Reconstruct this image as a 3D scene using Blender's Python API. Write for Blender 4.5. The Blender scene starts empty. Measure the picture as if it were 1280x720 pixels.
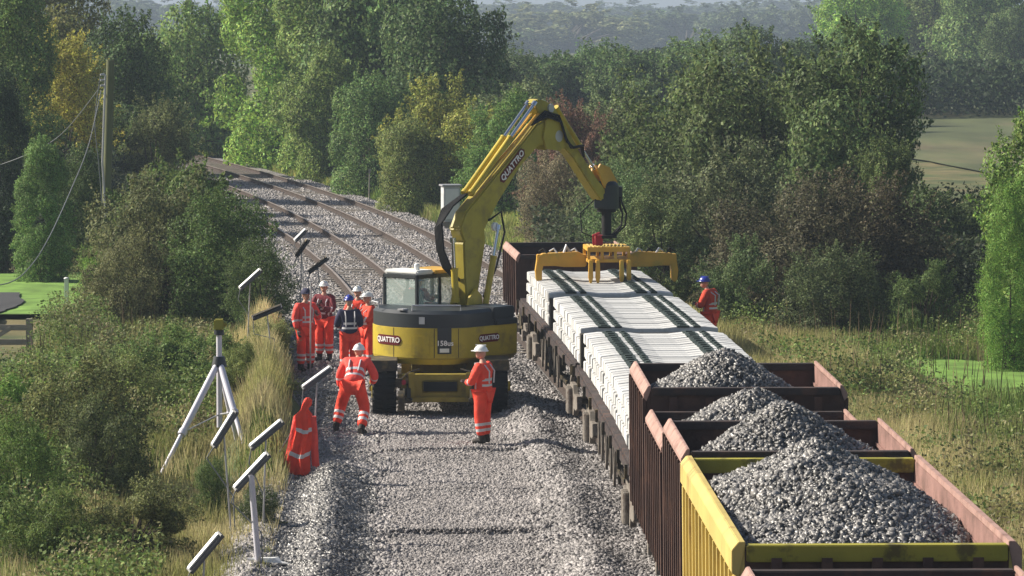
import bpy, bmesh, math, random
import numpy as np
from mathutils import Matrix, Vector
R = math.radians
random.seed(7); RNG = np.random.default_rng(7)
S = bpy.context.scene
COL = S.collection

# ------------------------------------------------------------------ camera, sky, sun, exposure
cam_d = bpy.data.cameras.new('camera'); cam = bpy.data.objects.new('camera', cam_d); COL.objects.link(cam)
cam_d.sensor_width = 36; cam_d.lens = 5000/1280*36
cam_d.clip_start = 1; cam_d.clip_end = 8000
cam.location = (0, 0, 8.2)
cam.rotation_euler = (R(90)-math.atan(372/5000), 0, -math.atan(156/5000))
S.camera = cam
SUN_EL, SUN_AZ = R(35), R(-72)          # azimuth from +Y, clockwise
w = bpy.data.worlds.new('World'); S.world = w; w.use_nodes = True
nt = w.node_tree; bg = nt.nodes['Background']
sky = nt.nodes.new('ShaderNodeTexSky'); sky.sky_type = 'NISHITA'; sky.sun_disc = False
sky.sun_elevation = SUN_EL; sky.sun_rotation = SUN_AZ; sky.air_density = 1.2; sky.dust_density = 2.5
nt.links.new(sky.outputs[0], bg.inputs[0]); bg.inputs[1].default_value = 0.065
sd = bpy.data.lights.new('sun', 'SUN'); sd.energy = 5.0; sd.angle = R(0.5); sd.color = (1, .93, .80)
sun = bpy.data.objects.new('sun', sd); COL.objects.link(sun)
sv = Vector((math.sin(SUN_AZ)*math.cos(SUN_EL), math.cos(SUN_AZ)*math.cos(SUN_EL), math.sin(SUN_EL)))
sun.rotation_euler = sv.to_track_quat('Z', 'Y').to_euler()
S.view_settings.view_transform = 'Standard'; S.view_settings.look = 'None'
S.view_settings.exposure = 0.66; S.view_settings.gamma = 1
S.render.engine = 'CYCLES'
S.cycles.max_bounces = 6; S.cycles.diffuse_bounces = 3; S.cycles.transparent_max_bounces = 6
S.cycles.volume_bounces = 0; S.cycles.use_denoising = True

# ------------------------------------------------------------------ materials
def mat(name, col, rough=.7, var=.15, scale=3., bump=0., bscale=40., metal=0., spec=.3, island=0., objcol=False,
        col2=None, c2scale=1.5, c2lo=.5, c2hi=.65, trans=0., stretch=None, objrand=0., hue=0.):
    m = bpy.data.materials.new(name); m.use_nodes = True
    n = m.node_tree; L = n.links; P = n.nodes['Principled BSDF']
    P.inputs['Roughness'].default_value = rough; P.inputs['Metallic'].default_value = metal
    P.inputs['Specular IOR Level'].default_value = spec
    tc = n.nodes.new('ShaderNodeTexCoord')
    src = tc.outputs['Object']
    if stretch:
        mp = n.nodes.new('ShaderNodeMapping'); mp.inputs['Scale'].default_value = stretch
        L.new(src, mp.inputs[0]); src = mp.outputs[0]
    if objcol:
        oi = n.nodes.new('ShaderNodeObjectInfo'); c = oi.outputs['Color']
    else:
        rgb = n.nodes.new('ShaderNodeRGB'); rgb.outputs[0].default_value = (*col, 1); c = rgb.outputs[0]
    if col2:
        nz = n.nodes.new('ShaderNodeTexNoise'); nz.inputs['Scale'].default_value = c2scale; nz.inputs['Detail'].default_value = 6
        nz.inputs['Roughness'].default_value = .65
        L.new(src, nz.inputs['Vector'])
        mr = n.nodes.new('ShaderNodeMapRange'); mr.inputs[1].default_value = c2lo; mr.inputs[2].default_value = c2hi
        L.new(nz.outputs[0], mr.inputs[0])
        mx = n.nodes.new('ShaderNodeMix'); mx.data_type = 'RGBA'
        L.new(mr.outputs[0], mx.inputs[0]); L.new(c, mx.inputs[6]); mx.inputs[7].default_value = (*col2, 1); c = mx.outputs[2]
    fac = None
    def addv(sock, amp):
        nonlocal fac
        mr = n.nodes.new('ShaderNodeMapRange'); mr.inputs[3].default_value = 1-amp; mr.inputs[4].default_value = 1+amp
        L.new(sock, mr.inputs[0])
        if fac is None: fac = mr.outputs[0]
        else:
            mm = n.nodes.new('ShaderNodeMath'); mm.operation = 'MULTIPLY'
            L.new(fac, mm.inputs[0]); L.new(mr.outputs[0], mm.inputs[1]); fac = mm.outputs[0]
    if var:
        nz = n.nodes.new('ShaderNodeTexNoise'); nz.inputs['Scale'].default_value = scale; nz.inputs['Detail'].default_value = 5
        L.new(src, nz.inputs['Vector'])
        mr0 = n.nodes.new('ShaderNodeMapRange'); mr0.inputs[1].default_value = .3; mr0.inputs[2].default_value = .7
        L.new(nz.outputs[0], mr0.inputs[0]); addv(mr0.outputs[0], var)
    hs = None
    if island or hue:
        g = n.nodes.new('ShaderNodeNewGeometry')
        if island: addv(g.outputs['Random Per Island'], island)
    if objrand:
        oi2 = n.nodes.new('ShaderNodeObjectInfo'); addv(oi2.outputs['Random'], objrand)
    if fac is not None:
        vm = n.nodes.new('ShaderNodeVectorMath'); vm.operation = 'SCALE'
        L.new(c, vm.inputs[0]); L.new(fac, vm.inputs['Scale']); c = vm.outputs[0]
    if hue:
        h = n.nodes.new('ShaderNodeHueSaturation')
        w1 = n.nodes.new('ShaderNodeTexWhiteNoise'); w1.noise_dimensions = '1D'
        L.new(g.outputs['Random Per Island'], w1.inputs['W'])
        mr = n.nodes.new('ShaderNodeMapRange'); mr.inputs[3].default_value = .5-hue; mr.inputs[4].default_value = .5+hue
        L.new(w1.outputs[0], mr.inputs[0]); L.new(mr.outputs[0], h.inputs['Hue']); L.new(c, h.inputs['Color']); c = h.outputs[0]
    L.new(c, P.inputs['Base Color'])
    if bump:
        nz = n.nodes.new('ShaderNodeTexNoise'); nz.inputs['Scale'].default_value = bscale; nz.inputs['Detail'].default_value = 4
        L.new(src, nz.inputs['Vector'])
        b = n.nodes.new('ShaderNodeBump'); b.inputs['Strength'].default_value = bump; b.inputs['Distance'].default_value = .03
        L.new(nz.outputs[0], b.inputs['Height']); L.new(b.outputs[0], P.inputs['Normal'])
    if trans:
        tr = n.nodes.new('ShaderNodeBsdfTranslucent'); ms = n.nodes.new('ShaderNodeMixShader'); ms.inputs[0].default_value = trans
        L.new(c, tr.inputs[0]); L.new(P.outputs[0], ms.inputs[1]); L.new(tr.outputs[0], ms.inputs[2])
        L.new(ms.outputs[0], n.nodes['Material Output'].inputs[0])
    return m

def ballast_mat(name, c, scale, dark=.45):
    """crushed stone: one cell per stone, each of its own grey, with a bump"""
    m = bpy.data.materials.new(name); m.use_nodes = True
    n = m.node_tree; L = n.links; P = n.nodes['Principled BSDF']; P.inputs['Roughness'].default_value = .75
    tc = n.nodes.new('ShaderNodeTexCoord')
    v = n.nodes.new('ShaderNodeTexVoronoi'); v.inputs['Scale'].default_value = scale; L.new(tc.outputs['Object'], v.inputs['Vector'])
    sx = n.nodes.new('ShaderNodeSeparateColor'); L.new(v.outputs['Color'], sx.inputs[0])
    mr = n.nodes.new('ShaderNodeMapRange'); mr.inputs[3].default_value = dark; mr.inputs[4].default_value = 1.5
    L.new(sx.outputs[0], mr.inputs[0])
    nz = n.nodes.new('ShaderNodeTexNoise'); nz.inputs['Scale'].default_value = .35; nz.inputs['Detail'].default_value = 6
    L.new(tc.outputs['Object'], nz.inputs['Vector'])
    mr2 = n.nodes.new('ShaderNodeMapRange'); mr2.inputs[1].default_value = .3; mr2.inputs[2].default_value = .7
    mr2.inputs[3].default_value = .78; mr2.inputs[4].default_value = 1.2; L.new(nz.outputs[0], mr2.inputs[0])
    mm = n.nodes.new('ShaderNodeMath'); mm.operation = 'MULTIPLY'; L.new(mr.outputs[0], mm.inputs[0]); L.new(mr2.outputs[0], mm.inputs[1])
    vm = n.nodes.new('ShaderNodeVectorMath'); vm.operation = 'SCALE'; vm.inputs[0].default_value = c; L.new(mm.outputs[0], vm.inputs['Scale'])
    L.new(vm.outputs[0], P.inputs['Base Color'])
    b = n.nodes.new('ShaderNodeBump'); b.inputs['Strength'].default_value = 1; b.inputs['Distance'].default_value = .05; b.invert = True
    L.new(v.outputs['Distance'], b.inputs['Height']); L.new(b.outputs[0], P.inputs['Normal'])
    return m

M = {}
M['stone'] = mat('stone', (.235, .218, .215), .6, .28, .5, island=.62, spec=.5)
M['finestone'] = mat('fine_stone', (.27, .25, .245), .7, .2, .5, island=.38, spec=.3)
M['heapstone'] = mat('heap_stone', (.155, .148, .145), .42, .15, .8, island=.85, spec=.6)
M['ballast'] = ballast_mat('ballast', (.21, .195, .19), 20)
M['brownballast'] = ballast_mat('brown_ballast', (.22, .185, .17), 14, .6)
M['ballast_dark'] = ballast_mat('ballast_dark', (.13, .13, .135), 16)
M['ground'] = mat('ground', (.065, .085, .028), .95, .3, .8, bump=.6, bscale=6, col2=(.15, .125, .055), c2scale=.25, c2lo=.45, c2hi=.62)
M['field'] = mat('field', (.075, .088, .035), .95, .35, .25, col2=(.125, .105, .055), c2scale=.09, stretch=(1, .25, 1), bump=.5, bscale=3)
M['lawn'] = mat('lawn', (.14, .25, .045), .9, .4, 1.2, bump=.5, bscale=20)
M['asphalt'] = mat('asphalt', (.05, .05, .054), .9, .15, 2, bump=.3)
M['rust'] = mat('rust_steel', (.075, .043, .036), .8, .3, 1.2, bump=.25, bscale=18, col2=(.13, .07, .05), c2scale=2.2)
M['rustdark'] = mat('dark_rusty_steel', (.045, .035, .035), .8, .3, 2, bump=.2, col2=(.085, .05, .04), c2scale=3)
M['pinkrust'] = mat('faded_rust_rim', (.38, .24, .205), .75, .15, 2.5, bump=.15, col2=(.20, .11, .09), c2scale=4, c2lo=.48, c2hi=.72)
M['innerrust'] = mat('inner_rust', (.27, .155, .135), .8, .2, 2.5, bump=.2, col2=(.13, .08, .065), c2scale=2.2, c2lo=.45, c2hi=.7)
M['wyellow'] = mat('wagon_yellow', (.52, .40, .13), .6, .12, 1.5, bump=.15, col2=(.26, .15, .06), c2scale=3.2, c2lo=.54, c2hi=.72, stretch=(1, 1, .35))
M['olive'] = mat('shaded_dirty_yellow', (.30, .27, .04), .7, .2, 2, bump=.15, col2=(.12, .1, .03), c2scale=3, c2lo=.55)  # olive end rims: shade mixed into the wagon yellow; tripod instrument shares it
M['railtop'] = mat('rail_steel', (.33, .28, .25), .5, .15, 2, metal=.2, col2=(.24, .185, .16), c2scale=4)
M['railside'] = mat('rusty_rail', (.055, .040, .034), .85, .2, 3)
M['concrete'] = mat('concrete', (.50, .50, .50), .8, .12, 2, bump=.2, bscale=25, objrand=.16, col2=(.36, .355, .34), c2scale=5, c2lo=.5, c2hi=.8)
M['oldconcrete'] = mat('old_concrete', (.24, .21, .18), .9, .2, 2, bump=.3)
M['fast'] = mat('cast_fastening', (.035, .05, .045), .7, .2, 5)
M['timber'] = mat('timber', (.05, .045, .038), .85, .2, 4, bump=.3)
M['yellow'] = mat('machine_yellow', (.46, .345, .03), .48, .15, 1.3, spec=.45, bump=.08, col2=(.20, .155, .04), c2scale=2.6, c2lo=.5, c2hi=.78)
M['boomyellow'] = mat('boom_yellow', (.37, .30, .035), .5, .15, 1.5, spec=.4, bump=.08, col2=(.17, .135, .04), c2scale=2.2, c2lo=.5, c2hi=.75)
M['dyellow'] = mat('dirty_machine_yellow', (.30, .23, .04), .6, .25, 2.5, bump=.1, col2=(.12, .09, .035), c2scale=3, c2lo=.5, c2hi=.75)
M['gear'] = mat('dusty_gear', (.22, .195, .17), .8, .3, 4, bump=.2, col2=(.07, .05, .04), c2scale=4)
M['orangeyellow'] = mat('beam_yellow', (.60, .33, .04), .5, .15, 2, spec=.5, col2=(.40, .30, .05), c2scale=1.5)
M['dark'] = mat('dark_grey_paint', (.022, .027, .033), .45, .15, 2, spec=.5)
M['black'] = mat('black_rubber', (.018, .018, .019), .8, .2, 5, spec=.2)
M['grime'] = mat('greasy_steel', (.06, .052, .04), .6, .3, 5, metal=.3, col2=(.16, .12, .06), c2scale=4)
M['chrome'] = mat('chrome', (.55, .58, .65), .18, 0, metal=1)
M['galv'] = mat('galvanised', (.45, .45, .48), .45, .1, 3, metal=.5)
M['white'] = mat('white_paint', (.78, .78, .77), .5, .06, 3)
M['cabinet'] = mat('cabinet_grey', (.56, .57, .58), .6, .08, 2, col2=(.4, .41, .42), c2scale=2)
M['tube'] = mat('lilac_white_tube', (.62, .60, .68), .4, .06, 4, spec=.5)
M['red'] = mat('red_paint', (.35, .02, .04), .5, .1, 3)
M['decal'] = mat('maroon_decal', (.11, .008, .012), .4, .05, 3)
M['letter'] = mat('white_letter', (.85, .82, .82), .5, 0)
M['orange'] = mat('hi_vis_orange', (.88, .075, .04), .75, .12, 8, bump=.7, bscale=11)
M['orange2'] = mat('worn_hi_vis', (.62, .06, .03), .8, .2, 7, bump=.7, bscale=11)
M['pinkorange'] = mat('hi_vis_pink', (.85, .085, .065), .75, .12, 8, bump=.7, bscale=11)
M['navy'] = mat('navy_cloth', (.03, .03, .07), .8, .2, 8, bump=.3, bscale=9)
M['maroon'] = mat('maroon_cloth', (.18, .03, .04), .8, .2, 8, bump=.3, bscale=9)
M['band'] = mat('reflective_tape', (.62, .60, .62), .35, .1, 9, spec=.6)
M['skin'] = mat('skin', (.50, .29, .21), .55, .08, 9)
M['glove'] = mat('glove', (.08, .07, .07), .8, .1, 9)
M['boot'] = mat('boot', (.03, .024, .02), .7, .2, 9)
M['hwhite'] = mat('white_helmet', (.82, .82, .80), .3, .03, 3, spec=.6)
M['hblue'] = mat('blue_helmet', (.02, .035, .30), .3, .03, 3, spec=.6)
M['lens'] = mat('lamp_lens', (.75, .76, .78), .35, .05, 4, spec=.6)
M['lampgrey'] = mat('lamp_grey', (.10, .10, .11), .5, .1, 4)
M['wood'] = mat('weathered_wood', (.30, .27, .24), .85, .2, 3, bump=.3, stretch=(1, 1, 8))
M['pole'] = mat('creosote_pole', (.135, .145, .075), .85, .15, 2, bump=.3, stretch=(6, 6, .5))
M['bark'] = mat('bark', (.075, .06, .045), .9, .3, 3, bump=.6)
M['cable'] = mat('grey_cable', (.20, .21, .22), .6, 0)
M['leaf'] = mat('leaf', (.06, .1, .03), .62, .30, .9, objcol=True, island=.7, hue=.03, trans=.36, spec=.2)
M['grass'] = mat('grass_blade', (.30, .30, .10), .8, .3, .5, island=.4, hue=.02, trans=.35, col2=(.52, .45, .24), c2scale=.35, c2lo=.42, c2hi=.58)
M['straw'] = mat('straw_blade', (.42, .41, .13), .8, .3, .5, island=.4, hue=.02, trans=.35, col2=(.22, .27, .07), c2scale=.3, c2lo=.45, c2hi=.6)
M['greengrass'] = mat('green_grass_blade', (.17, .26, .055), .8, .3, .6, island=.45, hue=.02, trans=.35, col2=(.28, .26, .11), c2scale=.3, c2lo=.45, c2hi=.62)
M['weed'] = mat('weed_leaf', (.15, .215, .055), .7, .35, .5, island=.5, hue=.03, trans=.3, col2=(.26, .22, .12), c2scale=.45, c2lo=.5, c2hi=.62)
gm = bpy.data.materials.new('cab_glass'); gm.use_nodes = True
gp = gm.node_tree.nodes['Principled BSDF']; gp.inputs['Base Color'].default_value = (.75, .9, .85, 1)
gp.inputs['Transmission Weight'].default_value = .0; gp.inputs['Alpha'].default_value = .22; gp.inputs['Roughness'].default_value = .08
M['glass'] = gm
CY = {}

# ------------------------------------------------------------------ object helpers
def tag(o, label=None, cat=None, group=None, kind=None):
    if label: o['label'] = label
    if cat: o['category'] = cat
    if group: o['group'] = group
    if kind: o['kind'] = kind
    return o
def empty(name, loc=(0, 0, 0), rz=0, label=None, cat=None, group=None):
    o = bpy.data.objects.new(name, None); COL.objects.link(o); o.location = loc; o.rotation_euler = (0, 0, rz)
    o.empty_display_size = .2
    return tag(o, label, cat, group)
def link(name, me, parent=None):
    o = bpy.data.objects.new(name, me); COL.objects.link(o)
    if parent: o.parent = parent
    return o
def kids(o): return [c for c in bpy.data.objects if c.parent == o]
def copy_tree(o, parent=None, km=None):
    if km is None:
        km = {}
        for c in bpy.data.objects:
            if c.parent: km.setdefault(c.parent.name, []).append(c)
    c = o.copy(); COL.objects.link(c)
    if parent: c.parent = parent
    for ch in km.get(o.name, []): copy_tree(ch, c, km)
    return c

class MB:
    def __init__(s, Mx=None): s.v = []; s.f = []; s.m = []; s.M = Mx or Matrix(); s.mi = 0
    def add(s, vs, fs):
        b = len(s.v); s.v += [tuple(s.M @ Vector(p)) for p in vs]
        for f in fs: s.f.append([b+i for i in f]); s.m.append(s.mi)
    def box(s, c, d, rot=None):
        hx, hy, hz = d[0]/2, d[1]/2, d[2]/2; c = Vector(c)
        vs = [Vector((x, y, z)) for x in (-hx, hx) for y in (-hy, hy) for z in (-hz, hz)]
        if rot is not None: vs = [rot @ p for p in vs]
        s.add([c+p for p in vs], [(0, 1, 3, 2), (4, 6, 7, 5), (0, 4, 5, 1), (2, 3, 7, 6), (0, 2, 6, 4), (1, 5, 7, 3)])
    def b2(s, lo, hi): s.box([(a+b)/2 for a, b in zip(lo, hi)], [abs(b-a) for a, b in zip(lo, hi)])
    def bar(s, p0, p1, w_, h_):
        p0, p1 = Vector(p0), Vector(p1); d = p1-p0
        q = d.to_track_quat('Y', 'Z').to_matrix(); s.box((p0+p1)/2, (w_, d.length, h_), q)
    def tube(s, pts, r, n=10, cap=True):
        pts = [Vector(p) for p in pts]; rs = r if isinstance(r, (list, tuple)) else [r]*len(pts)
        rings = []; up = None
        for i, p in enumerate(pts):
            t = (pts[min(i+1, len(pts)-1)]-pts[max(i-1, 0)]).normalized()
            if up is None: up = t.orthogonal().normalized()
            up = (up - t*up.dot(t)).normalized(); b_ = t.cross(up)
            rings.append([p+(up*math.cos(a)+b_*math.sin(a))*rs[i] for a in [2*math.pi*k/n for k in range(n)]])
        vs = [q for rg in rings for q in rg]; fs = []
        for i in range(len(pts)-1):
            for k in range(n): fs.append((i*n+k, i*n+(k+1) % n, (i+1)*n+(k+1) % n, (i+1)*n+k))
        if cap: fs += [tuple(range(n-1, -1, -1)), tuple((len(pts)-1)*n+k for k in range(n))]
        s.add(vs, fs)
    def prism(s, poly, f0, f1):
        """poly: list of 2-D points; f0/f1: functions 2-D -> 3-D for the two faces"""
        n = len(poly); vs = [f0(*p) for p in poly]+[f1(*p) for p in poly]
        s.add(vs, [tuple(range(n)), tuple(range(2*n-1, n-1, -1))]+[(i, i+n, (i+1) % n+n, (i+1) % n) for i in range(n)])
    def ell(s, c, r, n=16, m=10, z0=-1., rot=None):
        c = Vector(c); vs = []; fs = []
        a0 = math.asin(z0)
        for j in range(m+1):
            a = a0+(math.pi/2-a0)*j/m
            for i in range(n):
                p = Vector((r[0]*math.cos(a)*math.cos(2*math.pi*i/n), r[1]*math.cos(a)*math.sin(2*math.pi*i/n), r[2]*math.sin(a)))
                vs.append(c+(rot @ p if rot is not None else p))
        for j in range(m):
            for i in range(n): fs.append((j*n+i, j*n+(i+1) % n, (j+1)*n+(i+1) % n, (j+1)*n+i))
        s.add(vs, fs)
    def build(s, name, mats, parent=None, smooth=False, bevel=0., loc=None):
        me = bpy.data.meshes.new(name); me.from_pydata(s.v, [], s.f)
        if not isinstance(mats, (list, tuple)): mats = [mats]
        for m_ in mats: me.materials.append(m_)
        me.polygons.foreach_set('material_index', s.m)
        bm = bmesh.new(); bm.from_mesh(me); bmesh.ops.recalc_face_normals(bm, faces=bm.faces)
        if bevel:
            eds = [e for e in bm.edges if len(e.link_faces) == 2 and e.calc_face_angle(0) > .6]
            bmesh.ops.bevel(bm, geom=eds, offset=bevel, segments=2, affect='EDGES', clamp_overlap=True)
        bm.to_mesh(me); bm.free()
        if smooth: me.polygons.foreach_set('use_smooth', [True]*len(me.polygons)); 
        if smooth:
            try: me.set_sharp_from_angle(angle=R(40))
            except Exception: pass
        o = link(name, me, parent)
        if loc is not None: o.location = loc
        return o

def np_mesh(name, V, F, mats, parent=None, mi=None, smooth=False):
    """V (n,3) float, F (m,k) int"""
    me = bpy.data.meshes.new(name); k = F.shape[1]
    me.vertices.add(len(V)); me.vertices.foreach_set('co', V.astype(np.float32).ravel())
    me.loops.add(F.size); me.loops.foreach_set('vertex_index', F.astype(np.int32).ravel())
    me.polygons.add(len(F)); me.polygons.foreach_set('loop_start', np.arange(0, F.size, k, dtype=np.int32))
    if mi is not None: me.polygons.foreach_set('material_index', mi.astype(np.int32))
    if smooth: me.polygons.foreach_set('use_smooth', np.ones(len(F), dtype=bool))
    for m_ in (mats if isinstance(mats, (list, tuple)) else [mats]): me.materials.append(m_)
    me.update(calc_edges=True); me.validate()
    return link(name, me, parent)

# smooth 2-D noise for terrain
_tab = RNG.random((64, 64))
def vnoise(x, y):
    x = np.asarray(x, float); y = np.asarray(y, float)
    xi = np.floor(x).astype(int); yi = np.floor(y).astype(int); fx = x-xi; fy = y-yi
    fx = fx*fx*(3-2*fx); fy = fy*fy*(3-2*fy)
    a = _tab[xi % 64, yi % 64]; b = _tab[(xi+1) % 64, yi % 64]; c = _tab[xi % 64, (yi+1) % 64]; d = _tab[(xi+1) % 64, (yi+1) % 64]
    return (a*(1-fx)+b*fx)*(1-fy)+(c*(1-fx)+d*fx)*fy-.5
def fbm(x, y): return vnoise(x, y)+.5*vnoise(x*2.1+7, y*2.1+3)+.25*vnoise(x*4.3+1, y*4.3+9)

# ------------------------------------------------------------------ the line of the railway
_CD = np.array([-20, 30, 45, 55, 62, 70, 80, 88, 100, 115, 132, 150, 171, 184, 197, 215, 240, 270, 300.])
_CX = np.array([4.4, 4.62, 4.68, 4.76, 4.82, 4.76, 4.52, 4.22, 3.70, 2.72, 1.09, -1.13, -4.44, -6.85, -9.5, -13.8, -20.6, -30, -40.])
_m = np.gradient(_CX, _CD)
def cx(y):
    y = np.asarray(y, float); i = np.clip(np.searchsorted(_CD, y)-1, 0, len(_CD)-2)
    h = _CD[i+1]-_CD[i]; t = (y-_CD[i])/h
    return (2*t**3-3*t**2+1)*_CX[i]+(t**3-2*t**2+t)*h*_m[i]+(-2*t**3+3*t**2)*_CX[i+1]+(t**3-t**2)*h*_m[i+1]
def chead(y): return math.atan((float(cx(y+.5))-float(cx(y-.5))))     # heading: x per y
TRACK2 = -3.4                                                          # centre of the left line from the right one
BED = -.185
def bed_z(u, y):
    """ballast height; u = x minus the right line's centre"""
    u = np.asarray(u, float); y = np.asarray(y, float)
    near = 1-np.clip((y-88)/6, 0, 1)                                   # where the left line has been lifted
    z = BED+.05*fbm(u*1.3+3, y*.7)+.02*fbm(u*5, y*4)
    z += near*(+.03*np.exp(-((u+3.5)/1.5)**4))
    z += near*.17*np.exp(-((u+1.85)/.42)**2)*(1+.9*fbm(y*.35, u*.4+5))  # windrow between the lines
    bump = .6+.9*np.clip(fbm(y*.22+4, u*.2)+.45, 0, 1.3)
    z += near*.30*np.exp(-((u+5.75)/.42)**2)*bump*np.clip((72-y)/5, .1, 1)+near*.30*np.exp(-((u+6.9)/.6)**2)*np.clip((72-y)/5, 0, 1)
    z += near*.05*np.sin(y*2.2)*np.exp(-((u+3.4)/1.3)**4)*np.clip(fbm(y*.5, u*.1)+.2, 0, 1)
    mid_ = np.exp(-((u+3.6)/1.5)**4)
    for yy_, a_ in ((61.1, .10), (72.0, .09), (66.3, .03)): z += near*mid_*a_*np.clip((y-yy_-.05*fbm(u*1.5, u*0+yy_))/.09, 0, 1)*np.exp(-np.clip(y-yy_, 0, 9)/2.2)
    z -= .30*np.clip((u-1.9)/1.0, 0, 1)
    z -= .34*np.clip((-u-5.7-np.where(y < 76, 1.0, 0)-.0)/1.1, 0, 1)
    return z
def terr(x, y):
    x = np.asarray(x, float); y = np.asarray(y, float); u = x-cx(np.clip(y, -20, 300))
    z = -.28+.16*fbm(x*.15, y*.12)+.05*fbm(x*.9, y*.8)
    z += .22*np.clip((-u-8.0)/3, 0, 1)-.45*np.exp(-((y-40)/60)**2)*0
    rg = np.clip((y-64)/5, 0, 1)*np.clip((98-y)/8, 0, 1); z += rg*(.10*np.clip((-u-6.45)/.5, 0, 1)+1.0*np.exp(-((u+6.93)/.45)**2))
    z = np.where((u > -6.5) & (u < 2.5), z-.25, z)
    far = np.clip((y-380)/500, 0, 1); z -= 7.0*far*far*(3-2*far)
    return z

# ------------------------------------------------------------------ setting: terrain, ballast, field, lawn, lane
xs = np.concatenate([np.arange(-900, -60, 30), np.arange(-60, -20, 2), np.arange(-20, 30, .5), np.arange(30, 80, 2), np.arange(80, 1001, 30)])
ys = np.concatenate([np.arange(-30, 40, 5), np.arange(40, 120, .6), np.arange(120, 240, 2.5), np.arange(240, 500, 10), np.arange(500, 3500, 60)])
X, Y = np.meshgrid(xs, ys, indexing='ij'); Z = terr(X, Y)
def grid_faces(nx, ny):
    i, j = np.meshgrid(np.arange(nx-1), np.arange(ny-1), indexing='ij'); a = (i*ny+j).ravel()
    return np.stack([a, a+ny, a+ny+1, a+1], 1)
o = np_mesh('ground', np.stack([X.ravel(), Y.ravel(), Z.ravel()], 1), grid_faces(len(xs), len(ys)), M['ground'], smooth=True)
tag(o, kind='structure')
us = np.concatenate([np.linspace(-8.2, -4.6, 37), np.linspace(-4.5, 1.8, 43), np.linspace(1.9, 3.2, 12)])
yb = np.concatenate([np.arange(20, 96, .15), np.arange(96, 170, .4), np.arange(170, 300, .8)])
U, Yb = np.meshgrid(us, yb, indexing='ij')
np_o = np_mesh('ballast_bed', np.stack([(U+cx(Yb)).ravel(), Yb.ravel(), bed_z(U, Yb).ravel()], 1), grid_faces(len(us), len(yb)), [M['ballast'], M['brownballast']], smooth=True,
    mi=((np.abs(.5*(U[:-1, :-1]+U[1:, :-1])) < .60) & (Yb[:-1, :-1] > 60)).ravel().astype(int))
tag(np_o, kind='structure')
def sheet(name, x0, x1, y0, y1, m, dz, nx=20, ny=20, wob=0.):
    a = np.linspace(0, 1, nx); b = np.linspace(0, 1, ny); A, B = np.meshgrid(a, b, indexing='ij')
    x = x0+(x1-x0)*A+wob*fbm(B*4+x0, B*3)*(2*A-1)*2; y = y0+(y1-y0)*B+wob*fbm(A*4, A*3+y0)*(2*B-1)*2
    return tag(np_mesh(name, np.stack([x.ravel(), y.ravel(), (terr(x, y)+dz).ravel()], 1), grid_faces(nx, ny), m, smooth=True), kind='structure')
sheet('field', 26, 130, 168, 372, M['field'], .09, 60, 60, 2)
sheet('lawn', 11.3, 16.5, 81, 90, M['lawn'], .10, 24, 24, .5)
sheet('garden_lawn', -11.8, -7.6, 100, 115, M['lawn'], .14, 24, 24, .4)
sheet('lane', -26, -9.6, 97, 107, M['asphalt'], .18, 24, 24, .2)

# ------------------------------------------------------------------ stones
def stones(name, P_, size, m, parent=None, flat=.75):
    n = len(P_)
    if not np.isscalar(size): size = size[:, None]
    base = np.array([(x, y, z) for x in (-1, 1) for y in (-1, 1) for z in (-1, 1)], float)*.5
    V = base[None]+RNG.normal(0, .19, (n, 8, 3)); V *= (size*RNG.uniform(.55, 1.35, (n, 1)))[:, :, None]
    V *= RNG.uniform(.6, 1.2, (n, 1, 3))
    q = RNG.normal(size=(n, 4)); q /= np.linalg.norm(q, axis=1)[:, None]; a, b, c, d = q.T
    Rm = np.stack([1-2*(c*c+d*d), 2*(b*c-a*d), 2*(b*d+a*c), 2*(b*c+a*d), 1-2*(b*b+d*d), 2*(c*d-a*b), 2*(b*d-a*c), 2*(c*d+a*b), 1-2*(b*b+c*c)], 1).reshape(n, 3, 3)
    V = np.einsum('nij,nkj->nki', Rm, V)+P_[:, None, :]
    f = np.array([(0, 1, 3, 2), (4, 6, 7, 5), (0, 4, 5, 1), (2, 3, 7, 6), (0, 2, 6, 4), (1, 5, 7, 3)])
    F = (np.arange(n)[:, None, None]*8+f[None]).reshape(-1, 4)
    return np_mesh(name, V.reshape(-1, 3), F, m, parent)
def bed_pts(n, u0, u1, y0, y1):
    u = RNG.uniform(u0, u1, n); y = RNG.uniform(y0, y1, n); z = bed_z(u, y)+.004
    return np.stack([u+cx(y), y, z], 1)
P1 = bed_pts(290000, -7.3, 3.0, 53, 76); P2 = bed_pts(75000, -7.0, 3.0, 76, 96); P3 = bed_pts(110000, -6.6, 3.0, 96, 180)
def clear_rails(P):
    u = P[:, 0]-cx(P[:, 1]); k = np.ones(len(P), bool)
    for c_, y0 in ((.753, 0), (-.753, 0), (-2.647, 91.5), (-4.153, 91.5)): k &= ~((np.abs(u-c_) < .12) & (P[:, 1] > y0))
    return P[k]
PP = clear_rails(np.concatenate([P1, P2])); uu = PP[:, 0]-cx(PP[:, 1])
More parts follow.
